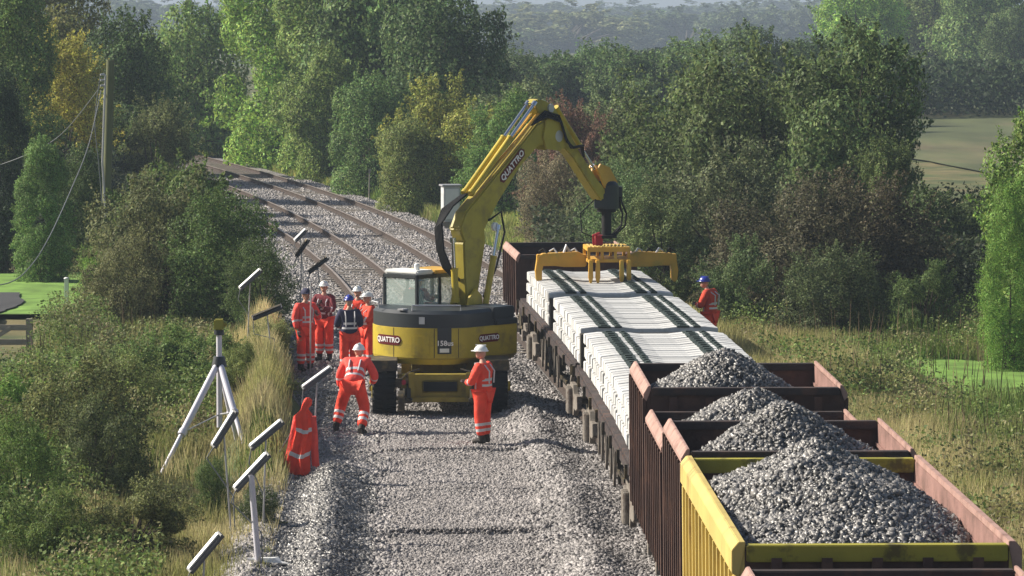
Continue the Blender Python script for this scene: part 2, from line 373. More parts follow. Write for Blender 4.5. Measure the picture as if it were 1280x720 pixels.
# crushed finer where machines have run over it
nz_ = .7*fbm(PP[:, 1]*.4, uu*.6)+RNG.normal(0, .15, len(uu))
sz = np.where((uu+nz_ > -5.0) & (uu+nz_ < -2.3) & (PP[:, 1] < 80), .034, .050)
PP[:, 2] -= np.where(sz < .05, .012, 0)
dk = (uu < -5.15+.3*fbm(PP[:, 1]*.5, uu)) & (uu > -6.5) & (PP[:, 1] < 69)  # darker stones along the near left shoulder ridge
fn = sz < .04
tag(stones('ballast_stones', PP[~dk & ~fn], sz[~dk & ~fn], M['stone']), kind='stuff')
tag(stones('crushed_ballast', PP[~dk & fn], sz[~dk & fn], M['finestone']), kind='stuff')
tag(stones('darker_ballast', PP[dk], sz[dk], M['heapstone']), kind='stuff')
tag(stones('ballast_stones', clear_rails(P3), .058, M['stone']), kind='stuff')

# ------------------------------------------------------------------ rails and their sleepers
def rail_mb(y0, y1, off, step=2.):
    prof = [(-.07, -.16), (.07, -.16), (.07, -.145), (.012, -.12), (.012, -.04), (.036, -.03), (.036, 0), (-.036, 0), (-.036, -.03), (-.012, -.04), (-.012, -.12), (-.07, -.145)]
    yy = list(np.arange(y0, y1, step))+[y1]; n = len(prof); vs = []; fs = []
    for y in yy:
        x = float(cx(y))+off; h = chead(y)
        for px, pz in prof: vs.append((x+px*math.cos(h), y-px*math.sin(h), pz))
    for i in range(len(yy)-1):
        for k in range(n): fs.append((i*n+k, i*n+(k+1) % n, (i+1)*n+(k+1) % n, (i+1)*n+k))
    fs += [tuple(range(n)), tuple((len(yy)-1)*n+k for k in range(n-1, -1, -1))]
    b = MB(); b.add(vs, fs)
    for i, f in enumerate(fs[:-2]): b.m[i] = 1 if (i % n) in (6,) else 0
    return b
def sleeper_simple():
    b = MB(); b.box((0, 0, -.19), (2.5, .26, .12)); return b
track_defs = [('railway_track', 20, 290, 0., 'rusty main line under the wagons that curves away to the left', 'railway track'),
              ('railway_track', 91.5, 290, TRACK2, 'left hand line whose rails stop behind the excavator', 'railway track')]
for nm, y0, y1, off, lab, cat in track_defs:
    t = empty(nm, (0, 0, 0), 0, lab, cat, 'tracks of the double line')
    for s_ in (-1, 1): rail_mb(y0, y1, off+s_*.753).build('rail', [M['railside'], M['railtop']], t)
    ys_ = np.arange(max(y0, 92.2), 290, .68); me = None
    for y in ys_[:100]:
        x = float(cx(y))+off
        if me is None:
            so = sleeper_simple().build('track_sleeper', M['oldconcrete'], t, bevel=.01); me = so.data
        else: so = link('track_sleeper', me, t)
        so.location = (x, y, BED+.165); so.rotation_euler = (0, 0, -chead(y))
    b = MB()
    for y in ys_[100:]:
        b.M = Matrix.Translation((float(cx(y))+off, y, BED+.165)) @ Matrix.Rotation(-chead(y), 4, 'Z'); b.box((0, 0, -.19), (2.5, .26, .12))
    tag(b.build('track_sleeper', M['oldconcrete'], t), kind='stuff')

# ------------------------------------------------------------------ wagons
def wagon_gear(root, L, wb, deckz=1.15, bogies=False, W=2.5):
    """underframe, wheels, springs, buffers: local y from 0 (near end) to L"""
    u = MB(); u.box((-1.05, L/2, deckz-.17), (.10, L, .26)); u.box((1.05, L/2, deckz-.17), (.10, L, .26))
    u.box((0, .08, deckz-.17), (2.4, .12, .3)); u.box((0, L-.08, deckz-.17), (2.4, .12, .3))
    for k in range(int(L/1.2)): u.box((0, .7+k*1.2, deckz-.2), (2.0, .08, .16))
    u.build('underframe', M['rustdark'], root, bevel=.01)
    axles = []
    if bogies:
        for cyy in (L*.14, L*.86): axles += [(cyy-.9, cyy), (cyy+.9, cyy)]
        for cyy in (L*.14, L*.86):
            for sx in (-1, 1):
                g = MB(); f = lambda x: (lambda a, b_: (x, cyy+a, b_))
                poly = [(-1.3, .50), (-1.2, .72), (-.5, .70), (-.35, .85), (.35, .85), (.5, .70), (1.2, .72), (1.3, .50), (.9, .42), (.5, .42), (.4, .28), (-.4, .28), (-.5, .42), (-.9, .42)]
                g.prism(poly, f(sx*1.10), f(sx*1.20))
                for q in (-.18, 0, .18): g.tube([(sx*1.24, cyy+q, .3), (sx*1.24, cyy+q, .78)], .06, 8)
                g.build('bogie_frame', M['gear'], root, bevel=.01)
        for sx in (-1, 1):
            t_ = MB()
            for a_, b_ in (((L*.3, .95), (L*.36, .45)), ((L*.36, .45), (L*.64, .45)), ((L*.64, .45), (L*.7, .95))):
                t_.bar((sx*.95, a_[0], a_[1]), (sx*.95, b_[0], b_[1]), .07, .09)
            for q in (.36, .42, .5, .58, .64):
                t_.bar((sx*1.20, L*q-.26, 1.2), (sx*1.20, L*q, .45), .04, .08); t_.bar((sx*1.20, L*q+.26, 1.2), (sx*1.20, L*q, .45), .04, .08)
            t_.build('truss', M['gear'], root)
    else:
        for yy in (L/2-wb/2, L/2+wb/2):
            axles.append((yy, yy))
            for sx in (-1, 1):
                sp = MB()
                for k in range(5): sp.box((sx*1.04, yy, .60+.03*k), (.09, 1.1-.17*k, .026))
                sp.bar((sx*1.04, yy-.55, .60), (sx*1.04, yy-.62, .9), .05, .04); sp.bar((sx*1.04, yy+.55, .60), (sx*1.04, yy+.62, .9), .05, .04)
                sp.box((sx*1.05, yy, .47), (.18, .26, .24)); sp.bar((sx*1.0, yy-.17, .9), (sx*1.0, yy-.17, .32), .03, .07); sp.bar((sx*1.0, yy+.17, .9), (sx*1.0, yy+.17, .32), .03, .07)
                sp.build('spring', M['gear'], root)
    for yy, _ in axles:
        ws = MB()
        for sx in (-1, 1):
            ws.tube([(sx*.68, yy, .44), (sx*.71, yy, .44)], .50, 24); ws.tube([(sx*.71, yy, .44), (sx*.82, yy, .44)], .46, 24)
        ws.tube([(-.95, yy, .44), (.95, yy, .44)], .07, 10); ws.build('wheelset', M['grime'], root, smooth=True)
    for sx in (-1, 1):
        br = MB()
        for yy in (L*.42, L*.58): br.bar((sx*1.08, yy, 1.0), (sx*1.08, yy-.25, .38), .05, .05)
        br.bar((sx*1.10, L*.30, .62), (sx*1.10, L*.62, .52), .03, .06)
        br.box((sx*1.0, L*.5, .72), (.2, .5, .28)); br.build('brake_gear', M['grime'], root)
    for yy, s_ in ((0, -1), (L, 1)):
        for sx in (-1, 1):
            b = MB(); b.tube([(sx*.87, yy, 1.0), (sx*.87, yy+s_*.09, 1.0)], .09, 12); b.tube([(sx*.87, yy+s_*.09, 1.0), (sx*.87, yy+s_*.13, 1.0)], .19, 16)
            b.build('buffer', M['grime'], root, smooth=True)

def open_wagon(y0, L, top, label, ribs='rust', rim='pinkrust', endm='rust', W=2.62, ribstep=.52, inner='innerrust', heavy=False):
    x = float(cx(y0+L/2)); h = chead(y0+L/2)
    t = empty('open_wagon', (x-math.sin(h)*L/2, y0, 0), -h, label, 'wagon', 'open ballast wagons')
    D0 = 1.18; hw = W/2; th = .05
    fl = MB(); fl.b2((-hw+th, th, D0), (hw-th, L-th, D0+.08)); fl.build('floor', M['rustdark'], t)
    for sx in (-1, 1):
        s = MB(); s.b2((sx*hw, 0, D0), (sx*(hw-th), L, top-.02)); s.mi = 1
        s.b2((sx*(hw-th-.004), th+.01, D0+.1), (sx*(hw-th-.012), L-th-.01, top-.03))
        s.build('side_panel', [M[ribs], M[inner]], t)
        r = MB(); n = max(4, round((L-.16)/ribstep))
        for k in range(n+1):
            yy = .08+(L-.16)*k/n
            ww = .09 if 0 < k < n else .14
            zz = top-(.30 if heavy else .14)
            r.prism([(yy-ww/2, D0-.18), (yy+ww/2, D0-.18), (yy+ww/2, zz), (yy-ww/2, zz)], lambda a, b_: (sx*(hw+.002), a, b_), lambda a, b_: (sx*(hw+(.06 if b_ > D0 else .04)), a, b_))
        r.build('side_ribs', M[ribs], t, bevel=.008)
        rm = MB()
        if heavy:
            pr = [(hw-.055, top-.02), (hw-.055, top+.03), (hw+.01, top+.03), (hw+.075, top-.05), (hw+.075, top-.27), (hw+.004, top-.31)]
        else:
            pr = [(hw-.055, top-.02), (hw-.055, top+.03), (hw-.02, top+.03), (hw+.045, top-.08), (hw+.045, top-.13), (hw+.004, top-.18)]
        rm.prism(pr, lambda a, b_: (sx*a, -.01, b_), lambda a, b_: (sx*a, L+.01, b_)); rm.build('rim', M[rim if sx < 0 or not heavy else 'pinkrust'], t, bevel=.006)
        lb = MB(); lb.b2((sx*(hw-.058), .06, top-.30), (sx*(hw-.085), L-.06, top-.26)); lb.build('inner_rail', M[inner], t)
    for yy, s_ in ((0, 1), (L, -1)):
        e = MB(); e.b2((-hw+th+.002, yy, D0), (hw-th-.002, yy+s_*th, top-.06)); 
        for k in range(5):
            xx = -hw+.35+(W-.7)*k/4; e.b2((xx-.05, yy-s_*.002, D0), (xx+.05, yy-s_*.075, top-.12))
        e.build('end_panel', M[endm if endm != 'olive' else 'rust'], t)
        tr = MB(); tr.b2((-hw+.065, yy-s_*.05, top-(.16 if heavy else .10)), (hw-.065, yy+s_*(th+.05), top)); tr.build('end_rim', M['olive' if endm == 'olive' else 'rustdark'], t, bevel=.01)
    wagon_gear(t, L, L*.55)
    return t

def heap(y0, L, peak, px_, pL, low, label, k=.62, ny0=0., seed=1, ridge=.5):
    """crushed stone heap in a wagon; px_ and pL the peak's x and its y from the near end"""
    x = float(cx(y0+L/2)); hw = 1.22
    a = np.arange(-hw, hw+.01, .045); b = np.arange(.07, L-.06, .045); A, B = np.meshgrid(a, b, indexing='ij')
    def hz(A, B):
        dx = A-(px_-x); dy = B-pL
        dy = np.where(np.abs(dy) < ridge, 0, np.abs(dy)-ridge)*np.where(dy < 0, 1-ny0, 1)
        d = np.sqrt(dx*dx+dy*dy+.03)
        z = peak+.08-k*d+.12*fbm(A*1.6+seed*5, B*1.6)
        z = np.maximum(z, low+.10*fbm(A*1.3+seed, B*1.3))
        z -= np.where((A < -hw+.02) | (A > hw-.02), .03, 0)
        return z
    Z = hz(A, B)+.02*RNG.random(A.shape)
    V = np.stack([A.ravel()+x, B.ravel()+y0, Z.ravel()], 1)
    o = empty('ballast_heap', (x, y0+L/2, 1.3), 0); tag(o, label, 'ballast heap', 'ballast heaped in the wagons', 'stuff')
    V -= np.array([x, y0+L/2, 1.3])
    np_mesh('heap_core', V, grid_faces(len(a), len(b)), M['ballast_dark'], o, smooth=True)
    n = int(L*2.44*950); aa = RNG.uniform(-hw, hw, n); bb = RNG.uniform(.08, L-.07, n)
    Pp = np.stack([aa, bb-L/2, hz(aa, bb)+.012-1.3], 1)
    st = stones('heap_stones', Pp, .043, M['heapstone'], o)
    tag(st, kind='stuff')
    return o

open_wagon(37.6, 7.05, 2.95, 'yellow sided open wagon with pink rusty inside, heaped with ballast', 'wyellow', 'wyellow', 'olive', ribstep=.50, heavy=True)
open_wagon(45.05, 3.25, 2.98, 'brown rusty wagon touching the yellow one, faded pink rim', ribstep=.40)
open_wagon(48.75, 3.45, 2.68, 'lowest brown wagon, second of the rusty ones behind the yellow wagon', ribstep=.42)
open_wagon(52.65, 3.5, 2.95, 'rusty brown wagon right in front of the white sleeper stacks', ribstep=.5)
open_wagon(88.6, 4.3, 2.35, 'empty dark rusty wagon at the far end, beyond the sleeper stacks', W=2.6, ribstep=.7, inner='rust')
open_wagon(29.9, 7.3, 2.77, 'dark empty wagon at the bottom edge, in front of the yellow wagon', 'rust', 'pinkrust', 'rust', W=2.6)
heap(37.6, 7.05, 3.42, 4.45, 4.1, 2.15, 'largest grey heap of ballast, in the yellow wagon', k=.56, ny0=.55, seed=1, ridge=.4)
heap(45.05, 3.25, 3.34, 4.66, 1.6, 2.2, 'grey ballast heap in the brown wagon next to the yellow one', k=.66, seed=2, ridge=.1)
heap(48.75, 3.45, 3.17, 4.62, 1.7, 2.1, 'grey ballast heap in the lowest brown wagon', k=.62, seed=3, ridge=.1)
heap(52.65, 3.5, 3.32, 4.56, 1.6, 2.25, 'farthest grey ballast heap, against the white sleeper stacks', k=.66, seed=4, ridge=.15)

# flat wagon with concrete sleepers
FY0, FL = 56.9, 30.9
fx0 = float(cx(FY0)); fh = math.atan((float(cx(FY0+FL))-fx0)/FL)
def bend_x(y): return float(cx(y))
for (ya, L_, lab) in ((56.9, 15.2, 'flat wagon under the near stacks of white sleepers'), (72.5, 15.4, 'flat wagon under the far stacks of white sleepers')):
    xa, xb = bend_x(ya), bend_x(ya+L_); h = math.atan((xb-xa)/L_)
    fw = empty('flat_wagon', (xa, ya, 0), -h, lab, 'wagon', 'flat wagons carrying sleepers')
    d = MB(); d.box((0, L_/2, 1.40), (2.6, L_, .07)); d.build('deck', M['rustdark'], fw)
    sb = MB()
    for sx in (-1, 1):
        sb.box((sx*1.30, L_/2, 1.32), (.06, L_, .13))
    sb.build('side_rave', M['rustdark'], fw)
    for k in range(int(L_/1.9)+1):
        for sx in (-1, 1):
            q = MB(); q.box((sx*1.35, .3+k*1.9, 1.29), (.05, .09, .20)); q.build('stanchion_pocket', M['grime'], fw)
    wagon_gear(fw, L_, 9, deckz=1.34, bogies=True)

def sleeper_proto():
    b = MB()
    prof = [(-1.25, .17), (-1.0, .20), (-.55, .20), (-.25, .165), (.25, .165), (.55, .20), (1.0, .20), (1.25, .17)]
    vs = []
    for x, hgt in prof: vs += [(x, -.178, 0), (x, .178, 0), (x, .158, hgt), (x, -.158, hgt)]
    fs = [(0, 1, 2, 3)[::-1]]
    for i in range(len(prof)-1):
        a = i*4
        for k in range(4): fs.append((a+k, a+(k+1) % 4, a+4+(k+1) % 4, a+4+k))
    fs.append(tuple((len(prof)-1)*4+k for k in range(4))); b.add(vs, fs)
    return b.build('concrete_sleeper', M['concrete'], None, bevel=.008)
sl0 = sleeper_proto()
slr0 = sleeper_proto(); 
def fast_mb(x0, x1):
    b = MB(); b.box(((x0+x1)/2, 0, .195), (x1-x0, .366, .03)); b.box(((x0+x1)/2, 0, .215), ((x1-x0)*.5, .12, .03)); return b
FM = [fast_mb(*q) for q in ((-.93, -.70), (-.63, -.50), (.50, .73), (.80, .93))]
fo = [b.build('fastening', M['fast'], slr0, bevel=.006) for b in FM]
secs = [(80.25, 86.9, 'far stack under the lifting beam', 0), (72.0, 79.5, 'middle stack', 0), (57.2, 71.15, 'near stack behind the ballast heaps', 0)]
first = {'r': True, 's': True}
tier = ['bottom tier', 'middle tier', 'top tier']
PITCH = .372
for (ya, yb_, lab, _) in secs:
    y = ya+.15; k = 0
    while y < yb_-.1:
        for t_ in range(3):
            top_ = t_ == 2
            z = 1.445+t_*.245
            jx = random.uniform(-.008, .008)+(.03 if k % 9 == 4 and not top_ else 0)
            if top_:
                o = slr0 if first['r'] else copy_tree(slr0, None, {slr0.name: fo}); first['r'] = False
            else:
                o = sl0 if first['s'] else sl0.copy()
                if not first['s']: COL.objects.link(o)
                first['s'] = False
            h = chead(y)
            o.location = (float(cx(y))+jx, y+random.uniform(-.012, .012), z); o.rotation_euler = (0, 0, -h+random.uniform(-.001, .001))
            tag(o, 'white concrete sleeper, %s of the %s' % (tier[t_], lab), 'sleeper', 'concrete sleepers stacked on the flat wagons')
        k += 1; y += PITCH-.012+(.075 if k % 3 == 0 else 0)
    for q in range(3):
        for sx in (-.62, .62):
            if q == 0: continue
            b = MB(); n_ = 8
            for i in range(n_):
                a_, c_ = ya+(yb_-ya)*i/n_, ya+(yb_-ya)*(i+1)/n_
                b.bar((float(cx(a_))+sx, a_, 1.445+q*.245-.0225), (float(cx(c_))+sx, c_, 1.445+q*.245-.0225), .09, .038)
            tag(b.build('dunnage_timber', M['timber']), 'dark timber packing strip between sleeper tiers, %s' % lab, 'timber', 'timber packing in the sleeper stacks')
# timbers lying across the gaps between the stacks
for yy, lab in ((71.55, 'near'), (79.88, 'far')):
    b = MB(); b.box((0, 0, 0), (2.55, .34, .60)); o = b.build('timber_bulkhead', M['timber'], bevel=.01); o.location = (float(cx(yy)), yy, 1.75); o.rotation_euler = (0, 0, -chead(yy))
    tag(o, 'dark cross timber filling the %s gap between two sleeper stacks' % lab, 'timber')

# ------------------------------------------------------------------ lettering
def lettering(txt, size, mapf, parent, m=None, name='lettering', thick=.008):
    cu = bpy.data.curves.new('t', 'FONT'); cu.body = txt; cu.size = size; cu.align_x = 'CENTER'; cu.align_y = 'CENTER'; cu.extrude = thick/2; cu.offset = size*.018; cu.resolution_u = 3
    to = bpy.data.objects.new('t', cu); COL.objects.link(to)
    dg = bpy.context.evaluated_depsgraph_get(); me = bpy.data.meshes.new_from_object(to.evaluated_get(dg))
    bpy.data.objects.remove(to)
    for v in me.vertices: v.co = Vector(mapf(v.co.x, v.co.y, v.co.z))
    me.materials.clear(); me.materials.append(m or M['letter']); me.name = name
    return link(name, me, parent)
def oval(wd, ht, n=28):
    pts = []
    for i in range(n):
        a = 2*math.pi*i/n; x = ht/2*math.cos(a); y = ht/2*math.sin(a)
        pts.append((x+(wd/2-ht/2)*(1 if math.cos(a) > 0 else -1), y))
    return pts

# ------------------------------------------------------------------ excavator
EX, EY, EZ = 1.03, 80.2, -.13
SLEW = R(42)
ex = empty('excavator', (EX, EY, EZ), 0, 'yellow road-rail excavator lifting sleepers off the flat wagon', 'excavator')
UP = Matrix.Rotation(-SLEW, 4, 'Z')
# undercarriage
c = MB(); c.b2((-.55, -1.75, .42), (.55, 1.75, .72)); c.b2((-.75, -1.9, .30), (.75, -1.65, .80)); c.b2((-.75, 1.65, .30), (.75, 1.9, .80))
c.b2((-.35, -1.93, .45), (.35, -1.905, .68)); c.tube([(0, 0, .7), (0, 0, .98)], .55, 28)
c.b2((-.8, -1.3, .38), (.8, -1.1, .52)); c.b2((-.8, 1.1, .38), (.8, 1.3, .52))
c.build('chassis', M['dyellow'], ex, bevel=.02)
c = MB(); c.b2((-.33, -1.945, .47), (.33, -1.935, .66)); c.build('chassis_recess', M['black'], ex)
c = MB(); c.b2((-.78, -1.99, .26), (.78, -1.92, .36)); c.b2((-.62, -2.0, .36), (-.5, -1.93, .84)); c.b2((.5, -2.0, .36), (.62, -1.93, .84)); c.build('rear_blade', M['dyellow'], ex, bevel=.015)
for sx in (-1, 1):
    for yy in (-1.2, 1.2):
        wl = MB(); wl.tube([(sx*.86, yy, .5), (sx*.90, yy, .5), (sx*1.30, yy, .5), (sx*1.34, yy, .5)], [.44, .50, .50, .44], 32)
        for k in range(26):
            a = 2*math.pi*k/26
            for q, tw in ((.96, .12), (1.24, -.12)):
                wl.box((sx*q, yy+.505*math.cos(a), .5+.505*math.sin(a)), (.19, .055, .045), Matrix.Rotation(a-math.pi/2, 3, 'X') @ Matrix.Rotation(tw, 3, 'Z'))
        tyre = wl.build('wheel', M['black'], ex, smooth=True)
        rm = MB(); rm.tube([(sx*1.31, yy, .5), (sx*1.35, yy, .5)], [.27, .22], 24); rm.tube([(sx*1.35, yy, .5), (sx*1.40, yy, .5)], .10, 12); rm.build('rim', M['yellow'], tyre, smooth=True)
    for yy in (-2.25, 2.25):
        rw = MB(); rw.tube([(sx*.70, yy, .32), (sx*.73, yy, .32)], .24, 20); rw.tube([(sx*.73, yy, .32), (sx*.83, yy, .32)], .20, 20)
        rw.bar((sx*.62, yy, .32), (sx*.62, yy*.78, .62), .08, .12); rw.tube([(sx*.55, yy, .32), (sx*.73, yy, .32)], .05, 10)
        rw.build('rail_wheel', M['grime'], ex, smooth=True)
for sx in (-1, 1):
    g = MB()
    for k in range(7):
        g.box((sx*.72+random.uniform(-.12, .12), -1.95+random.uniform(-.08, .08), .60+random.uniform(-.15, .2)), (random.uniform(.05, .16),)*3)
    g.tube([(sx*.9, -1.8, .45), (sx*.8, -2.0, .7), (sx*.6, -1.9, .85), (sx*.4, -1.8, .9)], .02, 6)
    g.build('coupling_gear', M['grime'], ex, bevel=.008)
for sx in (-1, 1):
    b = MB(); b.tube([(sx*.72, -2.02, .66), (sx*.72, -2.06, .66)], .05, 12); b.build('tail_light', M['red'] if sx < 0 else M['white'], ex)
    fd = MB(); fd.b2((sx*.84, -1.75, 1.04), (sx*1.36, -.7, 1.065)); fd.b2((sx*.84, -1.77, .86), (sx*1.36, -1.745, 1.065)); fd.build('mudguard', M['grime'], ex, bevel=.01)
# upper body: plan outline (u right, v forward)
def plan(r, hw, vf, n=40, sq=1.):
    pts = []
    for i in range(n+1):
        a = math.pi+math.pi*i/n
        pts.append((max(-hw, min(hw, r*math.cos(a))), r*math.sin(a)*sq))
    return pts+[(hw, vf), (-hw, vf)]
def slab(b, r, hw, vf, z0, z1, r2=None, hw2=None):
    hw = hw and hw-.06; hw2 = hw2 and hw2-.06
    p0 = plan(r, hw, vf); p1 = plan(r2 or r, hw2 or hw, vf); n = len(p0)
    b.add([(x, y, z0) for x, y in p0]+[(x, y, z1) for x, y in p1], [tuple(range(n-1, -1, -1)), tuple(range(n, 2*n))]+[(i, (i+1) % n, (i+1) % n+n, i+n) for i in range(n)])
RB = 1.33
b = MB(UP); slab(b, 1.28, 1.12, 1.0, .93, 1.05, RB, 1.28); slab(b, RB, 1.28, 1.0, 1.053, 1.66)
b.build('body_panels', M['yellow'], ex, smooth=True, bevel=.012)
b = MB(UP); slab(b, RB-.012, 1.268, .55, 1.663, 1.93); slab(b, RB-.012, 1.268, .5, 1.932, 2.0, RB-.09, 1.19)
b.build('engine_cover', M['dark'], ex, smooth=True)
# panel joints, dark grille panel with the type number
def cyl(a_deg, rr=RB):            # angle from rear (-v) axis, + toward the right side
    a = R(a_deg); return lambda x, y, z, z0=1.35: tuple(UP @ Vector(((rr+z)*math.sin(a+x/rr), -(rr+z)*math.cos(a+x/rr), z0+y)))
def panel(a0, a1, z0, z1, m, name, t=.006, parent=None, rr=RB):
    b = MB(); n = max(2, int(abs(a1-a0)/3)); vs = []
    for i in range(n+1):
        a = R(a0+(a1-a0)*i/n)
        for rd, zz in ((rr-.01, z0), (rr+t, z0), (rr+t, z1), (rr-.01, z1)):
            vs.append(tuple(UP @ Vector((max(-1.22-t, min(1.22+t, rd*math.sin(a))), -rd*math.cos(a), zz))))
    fs = [(0, 1, 2, 3), tuple(n*4+k for k in (3, 2, 1, 0))]
    for i in range(n):
        for k in range(4): fs.append((i*4+k, i*4+(k+1) % 4, i*4+4+(k+1) % 4, i*4+4+k))
    b.add(vs, fs); return b.build(name, m, parent or ex)
panel(-1.5, -.9, 1.07, 1.65, M['black'], 'panel_joint', .003); panel(37, 37.6, 1.07, 1.65, M['black'], 'panel_joint', .003); panel(58, 58.5, 1.07, 1.65, M['black'], 'panel_joint', .003)
panel(40, 52, 1.15, 1.67, M['dark'], 'type_plate', .010)
panel(17, 33, 1.12, 1.50, M['yellow'], 'access_door', .012)
cy = cyl(46.5, RB+.014)
lettering('158us', .142, lambda x, y, z: cy(x, y, z, 1.36), ex, name='type_lettering')
cy3 = cyl(46.5, RB+.012)
panel(42, 50, 1.18, 1.26, M['white'], 'warning_sticker', .014)
def logo(mapf, z0, wd, ht, size, parent, txt='QUATTRO'):
    b = MB(); pts = oval(wd, ht, 40)
    # subdivide along x so that the plate bends with the body
    n = 16; vs = []; fs = []
    for i in range(n+1):
        x = -wd/2+wd*i/n; e = max(0., 1-max(0, abs(x)-(wd/2-ht/2))**2/(ht/2)**2); hh = ht/2*math.sqrt(e)+.001
        vs += [mapf(x, -hh, 0., z0), mapf(x, hh, 0., z0), mapf(x, hh, .006, z0), mapf(x, -hh, .006, z0)]
    for i in range(n):
        for k in range(4): fs.append((i*4+k, i*4+(k+1) % 4, i*4+4+(k+1) % 4, i*4+4+k))
    fs += [(0, 1, 2, 3), tuple(n*4+k for k in (3, 2, 1, 0))]
    b.add(vs, fs); p = b.build('logo_plate', M['decal'], parent)
    lettering(txt, size, lambda x, y, z: mapf(x, y, z+.011, z0), p)
    return p
cl = cyl(-9, RB+.004)
logo(cl, 1.40, .76, .19, .145, ex)
# the logo on the right side stands on the flat flank: u = 1.28
logo(lambda x, y, z, z0: tuple(UP @ Vector((1.224+z, x+.12, z0+y))), 1.42, .64, .165, .125, ex)
b = MB(UP); b.b2((.05, -1.30, 2.0), (.20, -1.15, 2.03)); b.build('hatch_lock', M['galv'], ex)
# small sticker plates on dark cover
panel(24, 29, 1.74, 1.88, M['cabinet'], 'sticker', .006, rr=RB-.01)
for p in ([(-1.2, -.4, 2.0), (-1.2, -.4, 2.12), (-.9, -1.0, 2.12), (-.5, -1.25, 2.12), (-.5, -1.25, 2.0)],): b = MB(UP); b.tube(p, .016, 6); b.build('handrail', M['galv'], ex)
for p in ([(.35, -1.2, 2.0), (.35, -1.2, 2.10), (1.1, -.6, 2.10), (1.1, -.6, 2.0)],): b = MB(UP); b.tube(p, .016, 6); b.build('handrail', M['galv'], ex)
# cab
cu0, cu1, cv0, cv1, cz0, cz1 = -1.24, -.30, -.32, 1.2, 1.66, 2.62
b = MB(UP)
pw = .07
for u_ in (cu0+pw/2, cu1-pw/2):
    for v_ in (cv0+pw/2, cv0+.72, cv1-pw/2): b.box((u_, v_, (cz0+cz1)/2), (pw, pw, cz1-cz0))
b.b2((cu0, cv0, cz0), (cu1, cv1, cz0+.30)); b.b2((cu0, cv0, cz1-.08), (cu1, cv1, cz1))
cab = b.build('cab', M['dark'], ex, bevel=.015)
b = MB(UP); b.b2((cu0+.02, cv0+.02, cz1), (cu1-.02, cv0+.55, cz1+.09)); b.build('roof', M['white'], cab, bevel=.03)
b = MB(UP); b.b2((cu0+.02, cv0+.56, cz1), (cu1-.02, cv1, cz1+.07)); b.build('roof', M['orangeyellow'], cab, bevel=.03)
for lo, hi in (((cu0+pw, cv0+.02, cz0+.3), (cu1-pw, cv0+.035, cz1-.08)), ((cu1-.035, cv0+pw, cz0+.3), (cu1-.02, cv0+.68, cz1-.08)), ((cu1-.035, cv0+.76, cz0+.3), (cu1-.02, cv1-pw, cz1-.08)),
               ((cu0+.02, cv0+pw, cz0+.3), (cu0+.035, cv0+.68, cz1-.08)), ((cu0+.02, cv0+.76, cz0+.3), (cu0+.035, cv1-pw, cz1-.08)), ((cu0+pw, cv1-.035, cz0+.3), (cu1-pw, cv1-.02, cz1-.08))):
    b = MB(UP); b.b2(lo, hi); b.build('window', M['glass'], cab)
b = MB(UP); b.box((-.77, .1, 1.98), (.5, .12, .62)); b.box((-.77, .33, 1.86), (.5, .5, .12)); b.build('seat', M['black'], cab, bevel=.03)
b = MB(UP); b.tube([(-.5, -.1, cz1+.09), (-.5, -.1, cz1+.19)], .055, 12); b.ell((-.5, -.1, cz1+.19), (.055, .055, .04), z0=0.); b.build('beacon', M['white'], cab, smooth=True)
b = MB(UP); b.tube([(cu0, cv1-.1, cz1-.2), (cu0-.25, cv1, cz1-.2)], .015, 6); b.box((cu0-.27, cv1, cz1-.28), (.05, .14, .28)); b.build('mirror', M['dark'], cab)
# front platform and turret
b = MB(UP); b.b2((-.30, .3, 1.66), (1.26, .99, 1.78)); b.b2((.45, .25, 1.78), (1.24, .9, 2.02)); b.build('front_deck', M['dark'], ex, bevel=.02)
BU = .12                                                               # lateral position of the boom plane
def sp(s_, z, u=0.): return tuple(UP @ Vector((BU+u, s_, z-EZ)))       # z here is a world height
def plate(b, poly, hw, u=0.): b.prism(poly, lambda a, c_: sp(a, c_, u-hw), lambda a, c_: sp(a, c_, u+hw))
# boom foot bracket
b = MB()
for u in (-.22, .22): plate(b, [(.35, 1.5), (.95, 1.5), (.9, 2.05), (.72, 2.2), (.55, 2.05)], .03, u)
b.build('boom_bracket', M['yellow'], ex)
b = MB(); plate(b, [(.60, 1.75), (.86, 1.85), (1.0, 2.5), (1.14, 3.1), (1.12, 3.4), (.9, 3.55), (.6, 3.45), (.46, 3.1), (.50, 2.4), (.55, 1.9)], .15)
b.build('lower_boom', M['boomyellow'], ex, bevel=.03)
b = MB(); plate(b, [(.46, 3.15), (.34, 3.42), (.52, 3.74), (1.3, 4.34), (2.35, 5.14), (2.75, 5.46), (3.05, 5.55), (3.42, 5.36), (3.52, 5.14), (3.35, 5.02), (2.82, 5.02), (2.25, 4.62), (1.55, 3.92), (1.15, 3.42), (.98, 3.10)], .155)
boom = b.build('boom', M['boomyellow'], ex, bevel=.03)
b = MB()
for u in (-.185, .185): plate(b, [(2.9, 5.2), (3.0, 5.55), (3.35, 5.62), (3.62, 5.30), (3.66, 5.0), (3.4, 4.9), (3.0, 4.95)], .022, u)
b.build('boom_end_plate', M['boomyellow'], boom)
b = MB(); plate(b, [(2.68, 5.88), (2.80, 5.98), (3.05, 5.93), (3.32, 5.84), (3.68, 5.48), (4.2, 4.83), (4.72, 4.30), (5.10, 3.98), (5.08, 3.84), (4.88, 3.80), (4.45, 4.22), (3.95, 4.74), (3.55, 5.04), (3.2, 5.25), (2.9, 5.6)], .13)
stick = b.build('dipper_arm', M['boomyellow'], ex, bevel=.025)
b = MB(); pt = []
for u in (-.18, .18): b.tube([sp(3.4, 5.2, u-.03), sp(3.4, 5.2, u+.03)], .12, 18)
